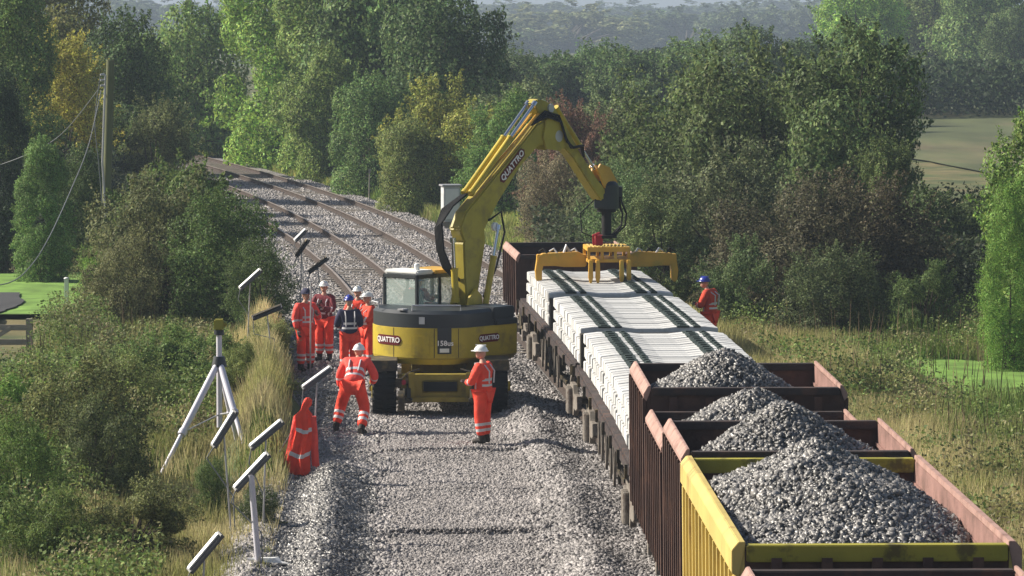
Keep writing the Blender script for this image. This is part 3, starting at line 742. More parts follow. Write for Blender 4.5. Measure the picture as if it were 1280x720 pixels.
for u in (-.15, .15): b.tube([sp(3.2, 5.78, u-.02), sp(3.2, 5.78, u+.02)], .09, 18)
b.build('pivot_pin', M['galv'], stick, smooth=True)
# cylinders
def ram(p0, p1, frac, r, parent=ex, m='yellow'):
    p0, p1 = Vector(p0), Vector(p1); q = p0.lerp(p1, frac)
    b = MB(); b.tube([p0, q], r, 14); b.tube([q, q+(p1-p0).normalized()*.05], r*1.15, 14); b.tube([p0-(p1-p0).normalized()*.02, p0+(p1-p0).normalized()*.06], r*1.2, 14)
    o = b.build('hydraulic_cylinder', M[m], parent, smooth=True)
    b = MB(); b.tube([q, p1], r*.55, 12); b.tube([p1-(p1-p0).normalized()*.06, p1+(p1-p0).normalized()*.04], r*.95, 12); b.build('piston_rod', M['chrome'], o, smooth=True)
for u in (-.09, .09): ram(sp(.75, 4.12, u), sp(2.74, 5.88, u), .60, .062)
for u in (-.28, .28): ram(sp(.95, 1.75, u), sp(1.38, 3.42, u), .62, .065)
ram(sp(.38, 1.95), sp(.30, 3.2), .5, .07)
ram(sp(3.55, 5.78), sp(4.78, 4.50), .62, .055)
b = MB(); b.bar(sp(4.78, 4.5), sp(4.62, 4.12), .05, .08); b.bar(sp(4.78, 4.5), sp(5.3, 4.15), .05, .08)
for u in (-.12, .12): plate(b, [(4.75, 4.45), (4.85, 4.58), (5.15, 4.50), (5.42, 4.18), (5.35, 4.02), (5.0, 4.05)], .025, u)
b.build('linkage', M['orangeyellow'], stick, bevel=.008)
# pipes on the boom back and hoses
for k, (u, off) in enumerate(((-.11, .10), (-.05, .13), (.05, .09), (.12, .12))):
    b = MB(); b.tube([sp(.75, 3.98+off, u), sp(1.3, 4.40+off*.9, u), sp(2.35, 5.18+off*.9, u), sp(2.85, 5.58+off*.8, u)], .02, 8); b.build('hydraulic_pipe', M['orangeyellow'], boom, smooth=True)
for k in range(6):
    u = -.30+.055*k; j = .05*k; b = MB()
    b.tube([sp(.60, 2.35-j*.3, u*.6), sp(.34-j*.3, 2.62, u), sp(.16-j*.5, 3.0, u), sp(.10-j*.5, 3.42+j*.5, u), sp(.32, 3.80+j*.3, u), sp(.8, 4.08+j*.2, u*.6)], .024, 8); b.build('hose', M['black'], ex, smooth=True)
for k in range(3):
    u = .20+.03*k; b = MB()
    b.tube([sp(2.6, 5.45, .12), sp(2.95, 5.72-.05*k, u), sp(3.4, 5.62-.06*k, u), sp(3.6, 5.2-.06*k, u), sp(3.8, 4.95, u), sp(4.1, 4.98, u), sp(4.3, 4.75, .13)], .027, 8); b.build('hose', M['black'], ex, smooth=True)
b = MB(); b.tube([sp(1.2, 3.55, .17), sp(1.5, 3.72, .25), sp(1.55, 3.3, .3), sp(1.32, 2.6, .27), sp(1.0, 2.0, .2)], .025, 8); b.build('hose', M['black'], ex, smooth=True)
b = MB(); b.tube([sp(1.33, 3.42, .20), sp(1.33, 3.42, .26)], .09, 12); b.build('work_lamp', M['white'], boom, smooth=True)
# logo on the right flank of the boom
bd = Vector((1.05, .86)).normalized()
def bm_map(x, y, z, z0):
    s_ = 1.96+bd.x*x-bd.y*y; zz = 4.64+bd.y*x+bd.x*y
    return sp(s_, zz, .158+z)
logo(bm_map, 0, .98, .20, .18, boom)
# rotator and drop column
s5 = 5.22
b = MB(); b.tube([sp(s5, 4.12), sp(s5, 3.62)], .26, 20); b.tube([sp(s5, 4.2), sp(s5, 4.12)], [.18, .26], 20); b.box(sp(s5+.28, 3.92), (.30, .26, .32)); b.box(sp(s5-.22, 3.8), (.24, .24, .3))
rot_ = b.build('rotator', M['dark'], ex, smooth=True, bevel=.015)
b = MB(); b.tube([sp(s5, 3.62), sp(s5, 3.55)], .2, 16); b.tube([sp(s5, 3.55), sp(s5, 3.02)], .105, 16); b.tube([sp(s5, 3.06), sp(s5, 3.0)], .22, 16); b.build('column', M['black'], rot_, smooth=True)
for k, (u, q) in enumerate(((.15, .35), (.05, .48), (-.2, .3), (.2, .42))):
    b = MB(); b.tube([sp(s5+.2, 3.85, u), sp(s5+q, 3.5, u), sp(s5+q*.9, 3.25, u), sp(s5+.12, 3.05, u*.6)], .02, 8); b.build('hose', M['black'], rot_, smooth=True)
b = MB(); b.tube([sp(s5-.3, 3.8, -.1), sp(s5-.75, 3.55, -.1), sp(s5-.7, 3.15, -.1), sp(s5-.3, 3.02, -.1)], .014, 8); b.build('hose', M['black'], rot_, smooth=True)

# ------------------------------------------------------------------ sleeper lifting beam
gx, gy = EX+BU*math.cos(SLEW)+s5*math.sin(SLEW), EY-BU*math.sin(SLEW)+s5*math.cos(SLEW)
gr = empty('lifting_beam', (gx, gy, 2.12), -chead(gy), 'yellow sleeper lifting beam resting over the far sleeper stack', 'lifting beam')
for s_ in (-1, 1):
    b = MB(); b.box((s_*.95, 0, .42), (1.05, .24, .24)); 
    b.prism([(.45, .28), (.45, .52), (.62, .60), (1.35, .56), (1.46, .50), (1.44, .34), (.9, .28)], lambda a, c_: (s_*a, -.15, c_), lambda a, c_: (s_*a, .15, c_))
    b.build('beam_arm', M['orangeyellow'], gr, bevel=.012)
    b = MB(); b.prism([(1.30, .46), (1.47, .46), (1.51, .2), (1.49, .0), (1.43, -.05), (1.37, .0), (1.37, .2)], lambda a, c_: (s_*a, -.13, c_), lambda a, c_: (s_*a, .13, c_)); b.build('outer_claw', M['orangeyellow'], gr, bevel=.012)
    for k in range(4):
        b = MB(); xx = s_*(.6+.22*k); b.tube([(xx, -.06, .56), (xx+s_*.07, 0, .66), (xx+s_*.16, .04, .60)], .022, 8); b.build('hose', M['black'] if k % 2 else M['galv'], gr)
b = MB(); b.b2((-.45, -.55, .40), (.45, .55, .47)); b.b2((-.45, -.55, .62), (.45, -.47, .72)); b.b2((-.45, .47, .62), (.45, .55, .72))
for x in (-.42, -.14, .14, .42): b.b2((x-.03, -.55, .47), (x+.03, -.48, .64)); b.b2((x-.03, .48, .47), (x+.03, .55, .64))
b.b2((-.45, -.47, .63), (-.38, .47, .72)); b.b2((.38, -.47, .63), (.45, .47, .72))
b.build('cage', M['orangeyellow'], gr, bevel=.008)
b = MB()
for k in range(10): b.b2((-.37+.08*k-.018, -.47, .69), (-.37+.08*k+.018, .47, .73))
b.build('grille', M['wyellow'], gr)
for sx in (-.40, -.25, .25, .40):
    for yy in (-.75,):
        b = MB(); b.prism([(-.04, .46), (.04, .46), (.05, .1), (.02, -.02), (-.02, -.02), (-.05, .1)], lambda a, c_: (sx+a, yy-.06, c_), lambda a, c_: (sx+a, yy+.06, c_)); b.box((sx, yy+.25, .43), (.08, .5, .07)); b.build('inner_claw', M['orangeyellow'], gr, bevel=.01)
b = MB(); b.box((-.17, -.1, .84), (.16, .16, .22)); b.tube([(-.28, -.15, .74), (-.30, -.2, .95), (-.15, -.2, 1.0)], .03, 8); b.build('valve_block', M['red'], gr, bevel=.015)
b = MB(); b.tube([(-.9, -.05, .56), (-.85, 0, .72), (-.78, 0, .6)], .035, 8); b.build('lifting_eye', M['galv'], gr)

# ------------------------------------------------------------------ people
def skin_me(V, E, Rr, root=0, sub=2):
    me = bpy.data.meshes.new('sk'); me.from_pydata(V, E, []); o = bpy.data.objects.new('sk', me); COL.objects.link(o)
    m1 = o.modifiers.new('s', 'SKIN'); m1.use_smooth_shade = True; m1.branch_smoothing = .3
    m2 = o.modifiers.new('u', 'SUBSURF'); m2.levels = sub
    if not me.skin_vertices: 
        bpy.context.view_layer.objects.active = o
    for i, sv_ in enumerate(me.skin_vertices[0].data):
        r = Rr[i]; sv_.radius = r if isinstance(r, tuple) else (r, r); sv_.use_root = (i == root)
    dg = bpy.context.evaluated_depsgraph_get(); dg.update()
    out = bpy.data.meshes.new_from_object(o.evaluated_get(dg)); bpy.data.objects.remove(o)
    return out
def seg_d(p, a, b):
    ab = b-a; t = max(0, min(1, (p-a).dot(ab)/max(1e-9, ab.length_squared))); return (p-(a+ab*t)).length, t
BASE = dict(pel=(0, 0, .96), wai=(0, 0, 1.12), che=(0, .0, 1.34), nek=(0, 0, 1.50), hed=(0, .03, 1.665),
            hl=(-.10, 0, .90), kl=(-.11, .02, .50), al=(-.12, 0, .10), fl=(-.13, .17, .04),
            hr=(.10, 0, .90), kr=(.11, .02, .50), ar=(.12, 0, .10), fr=(.13, .17, .04),
            sl=(-.19, 0, 1.44), el=(-.25, -.02, 1.15), wl=(-.24, .08, .90),
            sr=(.19, 0, 1.44), er=(.25, -.02, 1.15), wr=(.24, .08, .90))
def person(loc, rz, label, pose=None, top='orange', legs='orange', hat='hwhite', sc=1., look=0., vest=None, bands=True, harness=True):
    J = {k: Vector(v) for k, v in BASE.items()}
    for k, v in (pose or {}).items(): J[k] = Vector(v)
    t = empty('person', loc, rz, label, 'person'); t.scale = (sc,)*3
    def chain(names, extra=()):
        return names
    # body: one continuous surface
    nm = ['pel', 'wai', 'che', 'nek', 'hl', 'kl', 'al', 'hr', 'kr', 'ar', 'sl', 'el', 'wl', 'sr', 'er', 'wr']
    idx = {n: i for i, n in enumerate(nm)}
    E = [('pel', 'wai'), ('wai', 'che'), ('che', 'nek'), ('pel', 'hl'), ('hl', 'kl'), ('kl', 'al'), ('pel', 'hr'), ('hr', 'kr'), ('kr', 'ar'), ('che', 'sl'), ('sl', 'el'), ('el', 'wl'), ('che', 'sr'), ('sr', 'er'), ('er', 'wr')]
    rad = dict(pel=.11, wai=.11, che=.12, nek=.055, hl=.085, kl=.058, al=.042, hr=.085, kr=.058, ar=.042, sl=.06, el=.044, wl=.032, sr=.06, er=.044, wr=.032)
    V = [J[n] for n in nm]; Ei = [(idx[a], idx[b]) for a, b in E]; Rr = [rad[n] for n in nm]
    hd = J['hed']; V.append(J['nek'].lerp(hd, .55)); Rr.append(.052); Ei.append((3, len(V)-1))
    me = skin_me(V, Ei, Rr, 0, 2)
    bm = bmesh.new(); bm.from_mesh(me)
    hb = MB(); tilt = (hd-J['nek']).normalized().to_track_quat('Z', 'Y').to_matrix() if False else Matrix.Identity(3)
    LR = Matrix.Rotation(look, 3, 'Z'); 
    hb.ell(hd, (.074, .094, .118), 18, 14, rot=LR)
    hb.ell(hd+LR @ Vector((0, .035, -.055)), (.052, .06, .055), 14, 8, rot=LR)
    hb.prism([(.082, .01), (.112, -.028), (.085, -.036)], lambda a, c_: tuple(hd+LR @ Vector((-.011, a, c_))), lambda a, c_: tuple(hd+LR @ Vector((.011, a, c_))))
    for s_ in (-1, 1): hb.ell(hd+LR @ Vector((s_*.076, -.005, -.01)), (.012, .022, .032), 8, 6, rot=LR)
    hb.mi = 1
    for s_ in (-1, 1): hb.ell(hd+LR @ Vector((s_*.028, .082, .008)), (.011, .008, .007), 8, 6, rot=LR)
    hb.box(hd+LR @ Vector((0, .090, -.062)), (.042, .006, .008), LR)
    hb.mi = 2
    for s_, wn, en in ((-1, 'wl', 'el'), (1, 'wr', 'er')):
        W_, d = J[wn], (J[wn]-J[en]).normalized(); side = Vector((0, 1, 0)); side = (side-d*side.dot(d)).normalized(); nrm = d.cross(side)*s_
        q = Matrix((nrm, side, d)).transposed()
        hb.ell(W_+d*.055, (.018, .044, .058), 10, 8, rot=q)
        for k, (oy, ln) in enumerate(((-.032, .060), (-.011, .074), (.011, .078), (.032, .068))):
            p0 = W_+d*.085+side*oy; p1 = p0+d*ln*.5-nrm*.008; p2 = p1+d*ln*.35-nrm*.025; p3 = p2-nrm*.018+d*.008
            hb.tube([p0, p1, p2, p3], [.0105, .010, .009, .007], 6)
        p0 = W_+d*.03+side*.032; hb.tube([p0, p0+side*.035+d*.03-nrm*.01, p0+side*.04+d*.065-nrm*.022], [.013, .011, .008], 6)
    for s_, an, kn, fn in ((-1, 'al', 'kl', 'fl'), (1, 'ar', 'kr', 'fr')): pass
    base = hb.build('tmp', [M['skin'], M['boot'], M['glove']]); bm.from_mesh(base.data)
    nf = len(me.polygons); me.materials.clear()
    for i, f in enumerate(bm.faces):
        f.smooth = True
        if i < nf: f.material_index = 0
    bm.to_mesh(me); bm.free(); bpy.data.objects.remove(base)
    for k in ('skin', 'boot', 'glove'): me.materials.append(M[k])
    link('body', me, t)
    # boots
    for an, kn, fn in (('al', 'kl', 'fl'), ('ar', 'kr', 'fr')):
        A, F_ = J[an], J[fn]; d = (F_-A); d.z = d.z if abs(d.z) > .12 else -.05; 
        b = MB(); up = (J[kn]-A).normalized()
        b.tube([A+up*.14, A+up*.02, A-up*.03], [.062, .064, .058], 12)
        fd = F_-A; heel = A-Vector((fd.x, fd.y, 0)).normalized()*.06; heel.z = A.z-.055; toe = F_.copy(); toe.z = min(F_.z, A.z)+.0
        b.tube([heel+Vector((0, 0, .015)), A*.5+toe*.5+Vector((0, 0, -.01)), toe], [.045, .052, .040], 10)
        b.build('boot', M['boot'], t, smooth=True)
    # clothes: jacket and trousers follow the skeleton
    def cloth(name, pts, edges, rads, m, cuts):
        V = [J[p] if isinstance(p, str) else Vector(p) for p in pts]
        me = skin_me(V, edges, rads, 0, 2); me.materials.clear(); bm = bmesh.new(); bm.from_mesh(me)
        segs = [(V[a], V[b]) for a, b in edges]
        for si, t0, t1 in cuts:
            a, b = segs[si]; d = (b-a).normalized()
            for tt in (t0, t1):
                p = a.lerp(b, tt)
                fs = [f for f in bm.faces if min(range(len(segs)), key=lambda q: seg_d(f.calc_center_median(), *segs[q])[0]) in (si, si+100) and seg_d(f.calc_center_median(), a, b)[0] < .26]
                es = {e for f in fs for e in f.edges}; vs = {v for f in fs for v in f.verts}
                bmesh.ops.bisect_plane(bm, geom=list(vs)+list(es)+fs, plane_co=p, plane_no=d, dist=1e-5)
        for f in bm.faces:
            c_ = f.calc_center_median(); q = min(range(len(segs)), key=lambda q: seg_d(c_, *segs[q])[0]); f.smooth = True; f.material_index = 0
            for si, t0, t1 in cuts:
                a, b = segs[si]; L_ = (b-a).length; tt = (c_-a).dot(b-a)/L_**2
                if q == si and t0-1e-4 <= tt <= t1+1e-4: f.material_index = 1
        bm.to_mesh(me); bm.free(); me.materials.append(M[m]); me.materials.append(M['band'])
        return link(name, me, t)
    def lw(a, b, f): return J[a].lerp(J[b], f)
    tp = [J['pel']+Vector((0, 0, -.04)), J['pel'].lerp(J['wai'], .6), 'wai', 'che', J['che'].lerp(J['nek'], .75), 'sl', 'el', lw('el', 'wl', .93), 'sr', 'er', lw('er', 'wr', .93)]
    te = [(0, 1), (1, 2), (2, 3), (3, 4), (3, 5), (5, 6), (6, 7), (3, 8), (8, 9), (9, 10)]
    tr_ = [(.215, .18), (.205, .172), (.198, .165), (.21, .172), (.10, .095), .10, .084, .066, .10, .084, .066]
    jc = [(2, .18, .40), (1, .1, .75), (6, .15, .32), (9, .15, .32)] if bands else []
    cloth('jacket', tp, te, tr_, top, jc)
    lp = ['pel', 'hl', 'kl', lw('kl', 'al', .93), 'hr', 'kr', lw('kr', 'ar', .93)]
    le = [(0, 1), (1, 2), (2, 3), (0, 4), (4, 5), (5, 6)]
    lr = [.155, .135, .108, .098, .135, .108, .098]
    cloth('trousers', lp, le, lr, legs, [(2, .30, .44), (2, .58, .72), (5, .30, .44), (5, .58, .72)])
    if vest:
        pass
    if harness and bands:
        for sx in (-1, 1):
            b = MB(); a0 = J['che']; up = (J['nek']-J['pel']).normalized(); fw = Vector((0, 1, 0)); fw = (fw-up*fw.dot(up)).normalized()
            wa = J['wai']
            b.tube([wa-fw*.166+Vector((sx*.09, 0, 0)), a0-fw*.176+Vector((sx*.10, 0, 0)), a0.lerp(J['nek'], .65)-fw*.09+Vector((sx*.105, 0, 0)), a0.lerp(J['nek'], .80)+fw*.0+Vector((sx*.11, 0, 0)), a0+fw*.176+Vector((sx*.10, 0, 0)), wa+fw*.166+Vector((sx*.09, 0, 0))], .014, 6)
            b.build('reflective_strap', M['band'], t, smooth=True)
    if hat:
        hb = MB(); Q = LR; hb.ell(hd+Vector((0, 0, .035)), (.105, .128, .112), 20, 8, z0=0., rot=Q)
        hb.tube([hd+Q @ Vector((.112*math.cos(a), .135*math.sin(a), .036)) for a in [2*math.pi*k/20 for k in range(21)]], .010, 6)
        hb.prism([(-.075, .11), (.075, .11), (.05, .175), (0, .188), (-.05, .175)], lambda a, c_: tuple(hd+Q @ Vector((a, c_, .028))), lambda a, c_: tuple(hd+Q @ Vector((a, c_, .040))))
        hb.box(hd+Q @ Vector((0, 0, .142)), (.03, .20, .014), Q)
        hb.build('helmet', M[hat], t, smooth=True)
    return t
GZ = -.14
def at(px, D, z): return ((px-484)*D/5000, D, z)
bz = lambda x, y: float(bed_z(x-float(cx(y)), y))
def put(px, D): x = (px-484)*D/5000; return (x, D, bz(x, D)+.02)
person(put(604, 72.6), R(62), 'worker in orange and white helmet standing alone at the right of the excavator',
       dict(wl=(-.10, .30, 1.12), el=(-.27, .10, 1.14), wr=(.10, .30, 1.10), er=(.27, .10, 1.14), hed=(0, .05, 1.665), kl=(-.10, .03, .5), al=(-.10, -.02, .1), fl=(-.10, .16, .04)), look=R(10), sc=1.0)
person(put(441, 75.2), R(-12), 'worker in a white helmet bending forward in mid step, seen from behind',
       dict(pel=(0, -.02, .90), wai=(0, .10, 1.04), che=(0, .27, 1.20), nek=(0, .38, 1.32), hed=(0, .47, 1.46),
            hl=(-.12, -.02, .86), kl=(-.28, .22, .50), al=(-.34, .05, .12), fl=(-.38, .21, .05), hr=(.11, -.02, .86), kr=(.20, .06, .46), ar=(.20, -.26, .12), fr=(.24, -.10, .04),
            sl=(-.20, .30, 1.30), el=(-.34, .38, 1.02), wl=(-.34, .44, .78), sr=(.20, .30, 1.30), er=(.34, .30, 1.02), wr=(.24, .48, .88)), legs='orange', top='pinkorange', sc=1.04)
person(put(383, 88.6), R(150), 'worker in orange at the left of the group, holding a grey pole upright',
       dict(wr=(.12, .30, 1.25), er=(.28, .12, 1.15), wl=(-.2, .2, 1.0)), top='orange', hat=None, sc=1.03) if False else None
person(put(381, 88.6), R(-150), 'worker with a dark helmet at the left of the group, beside an upright grey pole',
       dict(wl=(-.12, .30, 1.25), el=(-.28, .12, 1.15)), top='pinkorange', hat='navy', sc=1.02)
person(put(405, 90.0), R(160), 'worker in dark maroon jacket and white helmet, second from left in the group',
       dict(wr=(.05, .28, 1.30), er=(.26, .14, 1.2), wl=(-.05, .28, 1.22), el=(-.26, .14, 1.15)), top='maroon', sc=1.0, look=R(15))
person(put(436, 86.3), R(8), 'worker in a blue helmet and navy jacket with orange trousers, back to the camera',
       dict(wl=(-.12, .28, 1.1), el=(-.27, .08, 1.14), wr=(.12, .28, 1.1), er=(.27, .08, 1.14)), top='navy', hat='hblue', sc=.98)
person(put(447, 88.9), R(165), 'worker in bright orange and white helmet, behind the one in the blue helmet',
       dict(wr=(.05, .30, 1.25), er=(.26, .16, 1.15)), top='orange', sc=1.0)
person(put(460, 87.6), R(120), 'worker in a white helmet right beside the excavator, holding a paper up',
       dict(wr=(.02, .34, 1.32), er=(.22, .22, 1.18), wl=(-.06, .32, 1.28), el=(-.25, .16, 1.16)), top='orange2', sc=.97)
person((7.25, 89.5, float(terr(7.25, 89.5))+.22), R(60), 'worker in a blue helmet and red jacket beyond the sleeper wagon',
       dict(wl=(-.10, .28, 1.15), el=(-.27, .10, 1.14), wr=(.10, .28, 1.15), er=(.27, .10, 1.14), nek=(0, .08, 1.49), hed=(0, .14, 1.63)), top='orange2', hat='hblue', sc=1.02)
# operator, seated in the cab
ox = UP @ Vector((-.77, .22, 0))
person((EX+ox.x, EY+ox.y, 1.38), -SLEW, 'operator in a red jacket and blue cap, sitting inside the excavator cab',
       dict(pel=(0, -.05, .50), wai=(0, -.05, .64), che=(0, 0, .82), nek=(0, .02, .94), hed=(0, .05, 1.07), hl=(-.1, -.02, .47), kl=(-.16, .36, .50), al=(-.16, .44, .2), fl=(-.16, .58, .12),
            hr=(.1, -.02, .47), kr=(.16, .36, .50), ar=(.16, .44, .2), fr=(.16, .58, .12), sl=(-.19, 0, .88), el=(-.27, .10, .68), wl=(-.2, .34, .70), sr=(.19, 0, .88), er=(.27, .10, .68), wr=(.2, .34, .70)),
       top='red', legs='orange2', hat='hblue', bands=False, sc=.86)

# ------------------------------------------------------------------ things by the track
def tz(x, y):
    u = x-float(cx(y)); return bz(x, y) if u > -6.6 else float(terr(x, y))
b = MB(); b.tube([(0, 0, 0), (.02, 0, 2.0)], .018, 8); o = b.build('survey_pole', M['galv']); o.location = put(387, 87.9)
tag(o, 'thin grey pole held upright in front of the leftmost worker', 'pole')
# work lights
LT = [(312, 348, 88, .62, 42, 'lens', 'work light with a white face, below the dark bush'), (333, 389, 80, .62, 22, 'dark', 'dark work light tilted low, above the tripod top'),
      (395, 472, 68, .60, 36, 'lens', 'work light between the hanging jacket and the bending worker'), (278, 536, 60, .62, 58, 'lens', 'steeply tilted work light crossing the tripod legs'),
      (331, 543, 60.5, .62, 40, 'lens', 'upper one of two close work lights left of the hanging jacket'), (312, 590, 56.5, .68, 47, 'lens', 'work light on a stout white post, lower one of two close lights'),
      (253, 692, 51.5, .62, 50, 'lens', 'nearest work light, low at the bottom edge'), (375, 293, 106, .42, 45, 'lens', 'farthest small work light beside the rail'),
      (377, 309, 101, .52, 55, 'dark', 'dark work light just below the farthest one'), (397, 330, 97, .58, 38, 'dark', 'dark work light lying across the rail, behind the workers')]
for i, (px, py, D, L_, ang, face, lab) in enumerate(LT):
    x = (px-484)*D/5000; z = 8.2-(py+12)*D/5000; g = tz(x, D)
    t = empty('work_light', (x, D, g), 0, lab, 'work light', 'work lights along the left side of the track')
    a = R(ang); Q = Matrix.Rotation(-a, 3, 'Y') @ Matrix.Rotation(R(38), 3, 'X'); h = z-g
    c0 = Vector((0, 0, h))
    b = MB(); prof = [(-.04, 0), (.04, 0), (.068, .035), (.055, .055), (-.055, .055), (-.068, .035)]
    b.prism(prof, lambda p, q: c0+Q @ Vector((-L_/2, p, -q)), lambda p, q: c0+Q @ Vector((L_/2, p, -q)))
    hs = b.build('lamp_housing', M['lampgrey' if face == 'lens' else 'dark'] , t, bevel=.008)
    b = MB(); b.box(c0+Q @ Vector((0, .02, .012)), (L_*.96, .06, .028), Q); b.build('lamp_cover', M['lens' if face == 'lens' else 'grime'], hs, bevel=.008)
    for s_ in (-1, 1): b = MB(); b.box(c0+Q @ Vector((s_*L_/2, 0, -.02)), (.025, .12, .065), Q); b.build('end_cap', M['lampgrey'], hs, bevel=.006)
    lean = .12 if i % 2 else -.06
    b = MB(); stout = i == 5
    b.tube([(lean*1.2, .05, -.3), (0, 0, h-.05)], .045 if stout else .014, 10); b.build('stand', M['tube'] if stout else M['galv'], t, smooth=True)
    b = MB(); b.tube([c0+Q @ Vector((-L_/2, 0, -.03)), (-L_*.42, .02, h-.45), (lean+.02, .04, h*.45), (lean+.05, .02, .03), (lean-.35, -.2, .02)], .010, 6); b.build('flex', M['cable'], t)
# tripod
tx, ty = (273-484)*70/5000, 70.
t = empty('tripod', (tx, ty, 0), 0, 'tall white tube tripod with a small instrument on top, in the grass', 'tripod')
apex = Vector((0, 0, 1.72))
for p in ((-.98, -1.3), (.46, -1.1), (.30, .55)):
    f = Vector((p[0], p[1], float(terr(tx+p[0], ty+p[1]))-.02)); b = MB(); m_ = apex.lerp(f, .6)
    b.tube([apex, m_], .060, 12); b.tube([m_, apex.lerp(f, .64)], .075, 12); b.tube([m_, f], .042, 12); b.build('leg', M['tube'], t, smooth=True)
    b = MB(); mid = apex.lerp(f, .62); b.tube([mid, (0, 0, .78)], .014, 6); b.build('brace', M['galv'], t)
b = MB(); b.tube([(0, 0, .55), (0, 0, 2.18)], .050, 12); b.build('centre_column', M['tube'], t, smooth=True)
b = MB(); b.tube([(0, 0, 1.62), (0, 0, 1.80)], [.14, .10], 12); b.build('collar', M['dark'], t, smooth=True); b = MB(); b.tube([(0, 0, 2.18), (0, 0, 2.26)], .09, 12); b.build('collar', M['dark'], t, smooth=True)
b = MB(); b.box((0, 0, 2.36), (.17, .15, .19)); b.tube([(.09, -.02, 2.37), (.14, -.02, 2.37)], .05, 12); b.build('instrument', M['olive'], t, bevel=.02)
# jacket on a post
jx, jy = (380-484)*67.5/5000, 67.5; jz = tz(jx, jy)
t = empty('hanging_jacket', (jx, jy, jz-.13), 0, 'bright orange hooded coat with reflective bands hung on a thin post', 'jacket')
def lofted(rings, m, name, parent, n=26, fold=.02):
    vs = []; fs = []
    for k, (c_, rx, ry, ph) in enumerate(rings):
        for i in range(n):
            a = 2*math.pi*i/n; rr = 1+fold*8*math.sin(a*5+ph)*min(1, k/4)+fold*2*math.sin(a*9-ph*2)
            vs.append((c_[0]+rx*rr*math.cos(a), c_[1]+ry*rr*math.sin(a), c_[2]+fold*(.7 if k > 2 else 0)*math.sin(a*2+1)+(fold*(.9 if k > 9 else .25)*math.sin(a*5+ph) if k > 5 else 0)))
    for k in range(len(rings)-1):
        for i in range(n): fs.append((k*n+i, k*n+(i+1) % n, (k+1)*n+(i+1) % n, (k+1)*n+i))
    fs.append(tuple(range(n-1, -1, -1))); b = MB(); b.add(vs, fs); b.add(vs[:0], [])
    b.m = [1 if (m == 'orange' and (i//n) in (5, 8)) else 0 for i in range(len(fs))]
    return b.build(name, [M[m], M['band']], parent, smooth=True)
zz = [1.50, 1.46, 1.38, 1.28, 1.19, .98, .91, .76, .56, .49, .34, .20]
rx = [.035, .07, .08, .06, .135, .135, .135, .14, .15, .155, .165, .175]
lofted([((.05-.016*k+.02*math.sin(k*1.3), 0, z), r*.92, r*.55, k*.25) for k, (z, r) in enumerate(zip(zz, rx))], 'orange', 'coat', t, fold=.042)
for s_ in (-1, 1):
    lofted([((s_*(.13+(.018 if s_ < 0 else .005)*k), .03, 1.18-.085*k), .062, .055, k*.5) for k in range(11)], 'pinkorange', 'sleeve', t, 14, .012)
b = MB(); b.tube([(.03, .05, -.2), (0, .03, 1.48)], .014, 8); b.build('post', M['galv'], t)
b = MB(); b.tube([(-.05, .02, 1.2), (-.45, .05, .55), (-.8, .1, -.05)], .009, 6); o = b.build('guy_rope', M['cable'], t)
# plastic sheet scraps near the post
# relay cabinet and marker post by the line
b = MB(); t = empty('relay_cabinet', ((563-484)*143/5000, 143, -.15), R(10), 'pale grey trackside cabinet behind the excavator boom', 'cabinet')
b.b2((-.30, -.28, .1), (.30, .28, 1.36)); b.build('cabinet_box', M['cabinet'], t, bevel=.015)
b = MB(); b.b2((-.36, -.34, 1.363), (.36, .34, 1.43)); b.build('cabinet_lid', M['galv'], t, bevel=.01)
b = MB(); b.b2((-.24, -.30, .2), (.24, -.283, 1.28)); b.b2((.17, -.32, .7), (.2, -.30, .84)); b.build('cabinet_door', M['white'], t)
b = MB(); b.b2((-.36, -.33, -.1), (.36, .33, .1)); b.build('plinth', M['oldconcrete'], t)
b = MB(); b.tube([(0, 0, 0), (.03, 0, 1.35)], .025, 8); b.box((.03, -.02, 1.3), (.10, .03, .16)); o = b.build('marker_post', M['wood']); o.location = ((461-484)*160/5000, 160, -.3)
tag(o, 'thin weathered marker post at the edge of the far bend', 'post')
# rails end: cable drooping, lifted spare parts near the bank
# telegraph pole and its cables
PX, PY_ = (134-484)*110/5000, 110.
t = empty('telegraph_pole', (PX, PY_, 0), 0, 'tall mossy wooden pole leaning slightly, left of the line', 'pole')
b = MB(); b.tube([(-.10, 0, -.3), (.13, 0, 6.3)], [.135, .11], 14); b.build('pole', M['pole'], t, smooth=True)
b = MB(); b.tube([(-.02, -.12, 2.0), (-.10, -.16, 3.5), (.0, -.14, 5.9)], .03, 8); b.build('cable_guard', M['galv'], t)
b = MB()
for k in range(3): b.tube([(-.02, -.12, 5.9-.15*k), (-.14, -.16, 5.9-.15*k)], .03, 8)
b.build('bracket', M['galv'], t)
def wire(name, pts, r, label, m='cable', sag=0):
    P = [Vector(p) for p in pts]; out = []
    for i in range(len(P)-1):
        p0, p1, p2, p3 = P[max(i-1, 0)], P[i], P[i+1], P[min(i+2, len(P)-1)]
        for k in range(8):
            q = k/8; out.append(.5*((2*p1)+(p2-p0)*q+(2*p0-5*p1+4*p2-p3)*q*q+(3*p1-p0-3*p2+p3)*q**3))
    out.append(P[-1]); b = MB(); b.tube(out, r, 6); return tag(b.build(name, M[m], smooth=True), label, 'cable')
def pz(px, py, D): return ((px-484)*D/5000, D, 8.2-(py+12)*D/5000)
wire('hanging_cable', [pz(128, 112, 110), pz(112, 180, 109), pz(90, 235, 108), pz(62, 295, 106), pz(38, 332, 105), pz(12, 352, 104), pz(-30, 358, 103)], .015, 'thick pale cable sagging from the pole to the lower left')
wire('overhead_cable', [pz(127, 108, 110), pz(80, 165, 112), pz(35, 192, 114), pz(-20, 212, 116)], .012, 'thin cable running left from the pole top')
